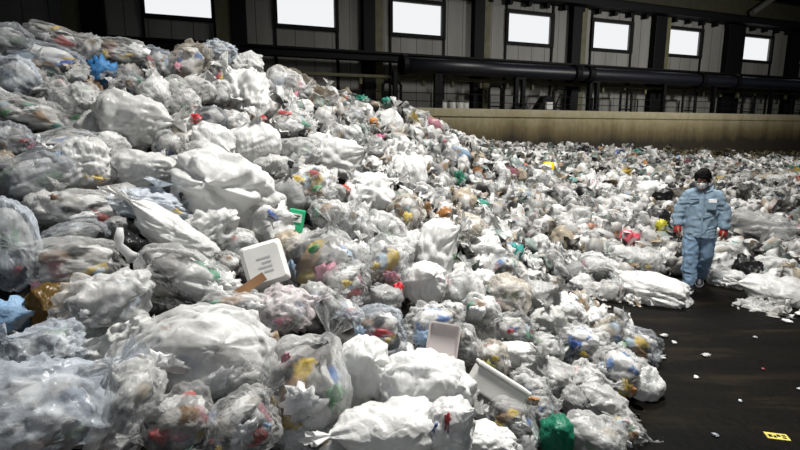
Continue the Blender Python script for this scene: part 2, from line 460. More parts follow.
# big pipe in front of it
s0, zc = wl(404, 66, -1.42); s1 = wl(900, 66, -1.42)[0]
zp = wl(560, 73, -1.42)[1]
pr = empty('overhead_pipe'); place_w(pr, s0, -1.42, zp)
tag(pr, 'long dark blue-black pipe running along the back wall under the windows', 'pipe')
p = MB(); p.tube([(k, 0, 0) for k in np.linspace(0, s1 - s0, 9)], 0.25, 20); p.build('pipe_run', M_PIPE, pr, True)
p = MB(); p.tube([(-0.10, 0, 0), (0.06, 0, 0)], 0.33, 20); p.build('end_flange', M_DARK, pr, False)
for px in (575, 588, 700, 735):
    s = wl(px, 72, -1.42)[0] - s0
    p = MB(); p.tube([(s - 0.12, 0, 0), (s + 0.12, 0, 0)], 0.34, 20); p.build('pipe_collar', M_DARK, pr)
# hangers: pairs of legs under the pipe
for pxs in [(436, 440), (516, 523), (590, 597), (664,), (714,), (772,), (395,)]:
    h = MB()
    sx0 = wl(pxs[0], 90, -1.42)[0]
    for q in pxs:
        s = wl(q, 90, -1.42)[0] - sx0
        h.box(s - 0.07, -0.07, 0, s + 0.07, 0.07, zp - ZL - 0.2)
    if len(pxs) > 1:
        e_ = wl(pxs[1], 90, -1.42)[0] - sx0
        h.box(-0.07, -0.09, 0, e_ + 0.07, 0.09, 0.07); h.box(-0.07, -0.09, zp - ZL - 0.3, e_ + 0.07, 0.09, zp - ZL - 0.2)
    nm = {436: 'just right of the pipe end above the heap', 516: 'right of the olive column', 590: 'at the middle of the wall', 664: 'beside the sixth window', 714: 'beside the widest column', 772: 'under the seventh window', 395: 'left of the pipe end'}[pxs[0]]
    o = place_w(h.build('pipe_support', M_DARK), sx0, -1.42, ZL)
    tag(o, ('dark two-legged pipe support ' if len(pxs) > 1 else 'single dark pipe support post ') + nm, 'support', 'pipe supports on the ledge')
# cable tray, lower
z0, z1 = wl(500, 83.5, -0.5)[1], wl(500, 81, -0.5)[1]
cr = MB(); cr.box(S0, -0.80, z0, S1, -0.60, z1)
for k in range(40):
    s = S0 + 13 + k * 1.15; cr.box(s - 0.05, -0.75, z0 - 0.22, s + 0.05, -0.65, z0)
tag(place_w(cr.build('cable_tray', M_OLIVE)), 'dull olive cable tray running along the wall below the big pipe', 'cable tray')
# handrail on the ledge
zr = wl(500, 96, -1.2)[1]
rr = empty('handrail'); place_w(rr, 0, -1.56, ZL); tag(rr, 'thin dark handrail standing along the top of the concrete ledge', 'railing')
for dz in (zr - ZL, (zr - ZL) * 0.45):
    p = MB(); p.tube([(S0, 0, dz), (S1, 0, dz)], 0.013, 6); p.build('rail', M_FRAME, rr)
for k in range(17):
    p = MB(); p.box(-0.018 , -0.018, 0, 0.018, 0.018, zr - ZL); o = p.build('post', M_FRAME, rr); o.location.x = -12 + k * 2.3
# hoop frames on the ledge
zh = wl(626, 91, -1.0)[1] - ZL
for px, wpx, where in [(432, 0, ''), (495, 12, 'between the olive column and the pipe support'), (559, 12, 'just right of the small machine'), (626, 11, 'under the fifth window'), (689, 12, 'under the sixth window'), (749, 12, 'under the seventh window'), (797, 10, 'at the right end of the ledge'), (392, 18, 'above the ridge of the heap')]:
    if not wpx: continue
    s0, s1 = wl(px - wpx / 2, 100, -1.0)[0], wl(px + wpx / 2, 100, -1.0)[0]; wd = s1 - s0
    h = MB(); h.tube([(0, 0, 0), (0, 0, zh - 0.1), (0.1, 0, zh), (wd - 0.1, 0, zh), (wd, 0, zh - 0.1), (wd, 0, 0)], 0.05, 8)
    h.tube([(0, 0, 0.12), (wd, 0, 0.12)], 0.03, 6)
    o = place_w(h.build('hoop_barrier', M_DARK), s0, -1.0, ZL); tag(o, 'dark steel hoop barrier ' + where, 'barrier', 'hoop barriers on the ledge')
# drums and a little machine on the ledge
M_PALE = plain('pale_enamel', (0.42, 0.42, 0.40), 0.3, noise=0.2)
for k, px in enumerate((443, 452, 459.5, 465)):
    s, _ = wl(px, 104, -1.1)
    o = empty('lidded_drum'); place_w(o, s, -1.1, ZL)
    tag(o, ['small pale drum, first from the left in the row of four on the ledge', 'small pale drum, second from the left in the row of four on the ledge', 'small pale drum, third from the left in the row of four on the ledge', 'small pale drum beside the olive column, last of the row of four'][k], 'drum', 'drums on the ledge')
    d = MB(); d.tube([(0, 0, 0), (0, 0, 0.03), (0, 0, 0.22), (0, 0, 0.25)], [0.12, 0.14, 0.14, 0.12], 14); d.build('body', M_PALE, o, True)
    d = MB(); d.tube([(0, 0, 0.25), (0, 0, 0.29), (0, 0, 0.31)], [0.15, 0.15, 0.05], 14); d.build('lid', M_GREY, o)
s, _ = wl(545, 104, -1.1)
o = empty('winch'); place_w(o, s, -1.1, ZL + 0.01); tag(o, 'small dark wedge-shaped machine with a white box on the ledge', 'machine')
d = MB(); d.loft([[(-0.45, y, 0), (0.45, y, 0), (0.45, y, 0.2), (0.1, y, 0.55), (-0.05, y, 0.55)] for y in (-0.15, 0.25)]); d.build('body', M_DARK, o)
d = MB(); d.box(-0.12, -0.27, 0.02, 0.17, -0.15, 0.3); d.build('white_box', M_PALE, o, bevel=0.02)
d = MB(); d.tube([(0.45, 0, 0.1), (0.7, 0, 0.6), (0.9, 0, 0.6)], 0.03, 6); d.build('handle', M_DARK, o)

# retaining wall in front, with its lip
zc_ = wl(528, 118.5, -1.6)[1]
rw = MB(); rw.box(S0, -1.6, 0, S1, 0.0, zc_); rw.box(S0, -1.58, zc_, S1, 0.0, zc_ + 0.035); rw.box(S0, -1.63, zc_ + 0.035, S1, 0.0, ZL)
struct(place_w(rw.build('wall_retaining', M_CONC, bevel=0.02)))

# ------------------------------------------------------------------ rubbish: shapes
PALE = [((0.82, 0.82, 0.81), 8), ((0.62, 0.61, 0.59), 6), ((0.36, 0.36, 0.36), 4), ((0.10, 0.10, 0.10), 2.4), ((0.46, 0.40, 0.31), 1.2), ((0.42, 0.48, 0.57), 1), ((0.50, 0.20, 0.18), 0.4), ((0.22, 0.33, 0.22), 0.3)]
MIXED = [((0.84, 0.83, 0.81), 8), ((0.52, 0.50, 0.46), 5), ((0.27, 0.26, 0.25), 4), ((0.04, 0.04, 0.04), 3.5), ((0.30, 0.18, 0.09), 1.6), ((0.55, 0.09, 0.08), 0.8), ((0.62, 0.44, 0.08), 0.8), ((0.10, 0.20, 0.45), 0.7), ((0.08, 0.30, 0.18), 0.7), ((0.60, 0.33, 0.37), 0.7), ((0.42, 0.54, 0.64), 0.8)]
def pick(pal, g, n):
    c = np.array([q[0] for q in pal]); w_ = np.array([q[1] for q in pal], float)
    return np.clip(c[g.choice(len(c), size=n, p=w_ / w_.sum())] * g.uniform(0.82, 1.08, (n, 1)), 0, 0.95)
def sstep(x, a, b_):
    t = np.clip((x - a) / (b_ - a), 0, 1); return t * t * (3 - 2 * t)

def bag_radius(u, seed, nax, crump):
    g = np.random.default_rng(seed)
    e = g.uniform(2.2, 3.4)
    r = (np.abs(u) ** e).sum(1) ** (-1 / e)
    dirs = g.normal(size=(11, 3)); dirs /= np.linalg.norm(dirs, axis=1)[:, None]
    sg = g.uniform(0.3, 0.65, 11); am = g.uniform(0.05, 0.24, 11)
    ang = np.arccos(np.clip(u @ dirs.T, -1, 1))
    r = r + (am * np.exp(-(ang / sg) ** 2)).max(1) + 0.16 * vnoise(u * 1.3 + seed * 1.7, seed)
    r = r + crump * (folds(u, seed + 1, 5, 1.3, 0.16) + folds(u, seed + 2, 6, 2.8, 0.10) + folds(u, seed + 3, 6, 5.5, 0.07))
    return r

def bag_variant(seed, nax, crump, sub):
    """film with pleats running to a tied neck, the tied end, and what shows through the film"""
    g = np.random.default_rng(seed * 13 + 5)
    nax = np.array(nax, float); nax /= np.linalg.norm(nax)
    a = np.cross(nax, [0.3, 0.9, 0.2]); a /= np.linalg.norm(a); b_ = np.cross(nax, a)
    u, fcs = ico(sub)
    r = bag_radius(u, seed, nax, crump)
    th = np.arccos(np.clip(u @ nax, -1, 1)); ph = np.arctan2(u @ b_, u @ a)
    npl = g.integers(6, 10)
    pl = np.abs(((ph / (2 * PI) * npl + 0.5 * vnoise(u * 2.2, seed + 9)) % 1) - 0.5) * 2 - 0.5
    r = r + 0.15 * pl * np.exp(-(th / 0.85) ** 2) * sstep(th, 0.05, 0.3)
    p = u * r[:, None]
    par = p @ nax; perp = p - par[:, None] * nax
    q = sstep(th, 0.0, 0.75)
    p = nax * (par + 0.30 * (1 - q))[:, None] + perp * (0.22 + 0.78 * q)[:, None]
    half = np.abs(p - 0).max(0); half = (p.max(0) - p.min(0)) / 2; ctr = (p.max(0) + p.min(0)) / 2
    p = (p - ctr) / half
    # contents
    uc, fc = ico(max(sub - 1, 3))
    rc = bag_radius(uc, seed, nax, crump * 0.4)
    sites = g.normal(size=(34, 3)); sites /= np.linalg.norm(sites, axis=1)[:, None]
    uw = uc + 0.12 * np.stack([vnoise(uc * 3 + k * 9, seed + k) for k in range(3)], 1)
    dd = uw @ sites.T; srt = np.sort(dd, 1); edge = srt[:, -1] - srt[:, -2]; near = dd.argmax(1)
    rc = rc * (0.90 - 0.20 * np.exp(-edge / 0.05)) + folds(uc, seed + 7, 5, 4.0, 0.06)
    pc = uc * rc[:, None]
    thc = np.arccos(np.clip(uc @ nax, -1, 1)); qc = sstep(thc, 0, 0.8)
    parc = pc @ nax; pc = nax * parc[:, None] + (pc - parc[:, None] * nax) * (0.45 + 0.55 * qc)[:, None]
    pc = (pc - ctr) / half * 0.93
    shade = 1 - 0.0 * edge
    mott = (0.88 + 0.16 * vnoise(uc * 9, seed + 77))[:, None]
    colA = np.clip(pick(PALE, g, 34)[near] * mott, 0, 1); colB = np.clip(pick(MIXED, g, 34)[near] * mott, 0, 1)
    # tied end
    tip = (nax * ((u @ nax > 0.97) * (p @ nax)).max() - 0) if False else p[np.argmax(u @ nax)]
    nk = 40; rings = []
    lob = g.uniform(0, 6)
    tw = g.uniform(-1, 1)
    for i, z in enumerate(np.linspace(-0.10, 0.40, 11)):
        base = 0.13 if z < 0.04 else 0.075 if z < 0.12 else 0.075 + 0.62 * (z - 0.12) ** 0.9
        row = []
        for j in range(nk):
            f_ = 2 * PI * j / nk
            ruf = 1 + (0.42 if z > 0.1 else 0.15) * math.sin(5 * f_ + lob + 3 * z) * 0.7 + 0.28 * math.sin(9 * f_ + 2 * lob + 5 * z)
            ear = 0.45 + 0.75 * abs(math.cos(f_ + tw))
            rr_ = base * ruf * (ear if z > 0.1 else 1)
            lean = 0.45 * max(0, z - 0.1) ** 1.5
            row.append(tip + nax * (z * (0.8 + 0.35 * abs(math.cos(f_ + tw)))) + (a * math.cos(f_) + b_ * math.sin(f_)) * rr_ + a * lean)
        rings.append(row)
    mb = MB(); mb.loft(rings, cap=False)
    return dict(film=raw_mesh('bag_film', p, fcs), pale=raw_mesh('pale_contents', pc, fc, colA), mixed=raw_mesh('mixed_contents', pc, fc, colB), knot=mb.mesh('tied_end', True), front=float(nax[1]))

NECKS = [(0.2, -0.3, 1), (-0.9, -0.4, 0.3), (0.9, -0.4, 0.2), (0.1, -0.9, 0.6), (-0.5, -0.3, 0.9), (0.7, -0.5, 0.6), (-0.3, -0.95, 0.1), (0.1, -0.2, 1), (-0.8, 0.2, 0.5), (0.9, 0.2, 0.3), (0.4, -0.8, -0.3), (-0.6, -0.7, -0.2)]
CRUMP = [0.55, 0.8, 1.0, 0.7, 1.25, 0.6, 1.0, 1.4, 0.8, 1.1, 0.7, 1.3]
BIG = [bag_variant(100 + k, NECKS[k], CRUMP[k], 5) for k in range(12)]
MID = [bag_variant(300 + k, NECKS[(k * 5 + 2) % 12], CRUMP[k] * 1.2, 4) for k in range(12)]
ul, fl_ = ico(3)
LUMPS = []
for k in range(6):
    r_ = 1 + folds(ul, 900 + k, 5, 1.4, 0.6) + folds(ul, 950 + k, 6, 3.5, 0.45) + 0.15 * vnoise(ul * 2 + k, k)
    p_ = ul * r_[:, None]; p_ = p_ / ((p_.max(0) - p_.min(0)) / 2)
    LUMPS.append(raw_mesh('crumpled_piece', p_, fl_))
def sheet_mesh(seed, n=34, amp=0.20):
    gx = np.linspace(-1, 1, n); X, Z = np.meshgrid(gx, gx)
    q = np.stack([X.ravel(), np.zeros(n * n), Z.ravel()], 1)
    edge = 1 + 0.16 * vnoise(q * 1.8 + seed, seed) + 0.08 * vnoise(q * 5, seed + 1)
    q = q * edge[:, None]
    q[:, 1] += 0.30 * vnoise(q * 0.9 + seed, seed + 3) + folds(q, seed + 4, 6, 1.2, amp * 1.8) + folds(q, seed + 5, 6, 3, amp)
    i = np.arange(n * n).reshape(n, n)
    f = np.stack([i[:-1, :-1].ravel(), i[:-1, 1:].ravel(), i[1:, 1:].ravel(), i[1:, :-1].ravel()], 1)
    return raw_mesh('film_sheet', q, f)
SHEETS = [sheet_mesh(40 + k) for k in range(5)]

# ------------------------------------------------------------------ rubbish: placing
PLACED = []          # (px, py, size in px) of every item in view
def frame_at(px, py, rot=0.0, lift=0.0, tilt=0.0):
    p, t = on_heap(px, py)
    t2 = t - lift
    c = ORG + ray(px, py) * t2
    yaw = -math.atan2(c[0], c[1])
    R = Matrix.Rotation(yaw, 4, 'Z') @ Matrix.Rotation(-math.radians(rot), 4, 'Y') @ Matrix.Rotation(tilt, 4, 'X')
    return c, t2, R

def new_bag(px, py, wpx, hpx, rot, kind, tint, label, group, lib, idx, lift=None, accents=(), name='garbage_bag', knot=True, cat='rubbish bag', depth=None):
    t0 = on_heap(px, py)[1]
    sz = min(wpx, hpx) / FPX * t0
    c, t, R = frame_at(px, py, rot, (0.30 * sz if lift is None else lift), rng.uniform(-0.12, 0.12))
    hx, hz = wpx / FPX * t / 2, hpx / FPX * t / 2
    hy = depth if depth else 0.5 * (hx + hz) * 0.9
    V = lib[idx % len(lib)]
    root = empty(name, tuple(c)); root.rotation_euler = R.to_euler()
    tag(root, label, cat, group)
    fm = {'W': M_WHITE, 'T': M_HAZE, 'C': M_CLEAR}[kind]
    def part(nm, me, mat):
        o = bpy.data.objects.new(nm, me); COL.objects.link(o); o.parent = root; o.scale = (hx, hy, hz)
        if not me.materials: me.materials.append(None)
        o.material_slots[0].link = 'OBJECT'; o.material_slots[0].material = mat
        o.color = (*tint, 1); return o
    part('film', V['film'], fm)
    if knot and V['front'] > -0.55 and py > 75: part('tied_neck', V['knot'], fm)
    if kind != 'W': part('contents', V['pale' if kind == 'T' else 'mixed'], M_INSIDE)
    for (dx, dy, aw, ah, col) in accents:
        ax, az = dx / FPX * t, -dy / FPX * t
        rr_ = math.radians(rot); lx, lz = ax * math.cos(rr_) + az * math.sin(rr_), -ax * math.sin(rr_) + az * math.cos(rr_)
        q = max(0.05, 1 - (lx / hx) ** 2 - (lz / hz) ** 2)
        sw, sh = aw / FPX * t / 2, ah / FPX * t / 2
        o = obj('printed_patch' if kind == 'W' else 'inner_packet', LUMPS[int(rng.integers(6))], M_ITEM, root)
        m_ = sum(col) / 3; o.color = (*[0.78 * c_ + 0.22 * m_ for c_ in col], 1); o.scale = (sw, 0.16 * (sw + sh), sh)
        o.location = (lx, -hy * math.sqrt(q) * (0.95 if kind == 'W' else 0.84), lz)
        o.rotation_euler = (0, float(rng.uniform(-0.6, 0.6)), 0)
    PLACED.append((px, py, 0.5 * (wpx + hpx)))
    return root

def lump(px, py, wpx, hpx, rot, col, name, label, cat, lift=None, group=None, flat=0.7):
    t0 = on_heap(px, py)[1]; sz = min(wpx, hpx) / FPX * t0
    c, t, R = frame_at(px, py, rot, (0.35 * sz + (0.0 if t0 < 5 else 0.2 if t0 < 9 else 0.55)) if lift is None else lift)
    o = obj(name, LUMPS[int(rng.integers(6))], M_ITEM); o.color = (*col, 1)
    sw, sh = wpx / FPX * t / 2, hpx / FPX * t / 2
    o.location = tuple(c); o.rotation_euler = R.to_euler(); o.scale = (sw, flat * 0.5 * (sw + sh), sh)
    tag(o, label, cat, group); PLACED.append((px, py, 0.5 * (wpx + hpx))); return o

def sheet(px, py, wpx, hpx, rot, tint, label, lift=0.08, tilt=-0.5, name='plastic_sheet', cat='plastic sheet', mat=None, k=None):
    c, t, R = frame_at(px, py, rot, lift, tilt)
    me = SHEETS[int(rng.integers(5)) if k is None else k]
    o = bpy.data.objects.new(name, me); COL.objects.link(o)
    if not me.materials: me.materials.append(None)
    o.material_slots[0].link = 'OBJECT'; o.material_slots[0].material = mat or M_WHITE; o.color = (*tint, 1)
    s = wpx / FPX * t / 2, hpx / FPX * t / 2 / max(0.4, math.cos(tilt))
    o.location = tuple(c); o.rotation_euler = R.to_euler(); o.scale = (s[0], 0.5 * (s[0] + s[1]), s[1])
    tag(o, label, cat); PLACED.append((px, py, 0.5 * (wpx + hpx))); return o

# heap underneath everything, in one loose mass; gap shade put into its dark colour
gx = np.arange(-7.5, 20.0, 0.13); gy = np.arange(0.8, 27.0, 0.13)
X, Y = np.meshgrid(gx, gy); xy = np.stack([X.ravel(), Y.ravel()], 1)
hh = np.concatenate([heap_h(c) for c in np.array_split(xy, 40)])
q = np.stack([xy[:, 0], xy[:, 1], hh], 1)
hb = hh - 0.12 - 0.14 * np.clip((7 - xy[:, 1]) / 3, 0, 1) + 0.10 * vnoise(q * 3.1, 5) + 0.07 * vnoise(q * 7.3, 6)
keep = (hh > 0.03).reshape(X.shape)
sw_ = (q - P0) @ NW; keep &= (sw_ < -1.7).reshape(X.shape)
i = np.arange(len(xy)).reshape(X.shape)
kq = keep[:-1, :-1] & keep[1:, :-1] & keep[:-1, 1:] & keep[1:, 1:]
f = np.stack([i[:-1, :-1][kq], i[:-1, 1:][kq], i[1:, 1:][kq], i[1:, :-1][kq]], 1)
used, inv = np.unique(f, return_inverse=True); f = inv.reshape(f.shape)
hv = np.stack([q[used, 0], q[used, 1], np.maximum(hb[used], 0.004)], 1)
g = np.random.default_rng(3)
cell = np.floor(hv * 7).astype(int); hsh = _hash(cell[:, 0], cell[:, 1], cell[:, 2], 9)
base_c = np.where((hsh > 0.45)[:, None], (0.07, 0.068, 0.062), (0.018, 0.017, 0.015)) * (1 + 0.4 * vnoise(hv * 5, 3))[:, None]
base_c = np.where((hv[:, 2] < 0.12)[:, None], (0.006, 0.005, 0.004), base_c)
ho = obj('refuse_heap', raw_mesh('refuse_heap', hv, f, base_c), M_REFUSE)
tag(ho, 'matted mass of the refuse heap between the bags, gap shade put into its colour', 'refuse heap', kind='stuff')

W1, W2, W3, WB, GR, GD, WARM = (0.97, 0.97, 0.96), (0.80, 0.80, 0.79), (0.58, 0.58, 0.57), (0.70, 0.76, 0.84), (0.42, 0.44, 0.47), (0.24, 0.25, 0.27), (0.66, 0.60, 0.51)
RED, YEL, BLU, GRN, TEAL, PNK, BRN, BLK, ORNG, LBL = (0.62, 0.03, 0.04), (0.80, 0.55, 0.04), (0.04, 0.13, 0.50), (0.06, 0.38, 0.10), (0.02, 0.28, 0.22), (0.72, 0.25, 0.35), (0.22, 0.12, 0.05), (0.02, 0.02, 0.022), (0.70, 0.28, 0.05), (0.35, 0.55, 0.80)
WHT = (0.9, 0.9, 0.9)
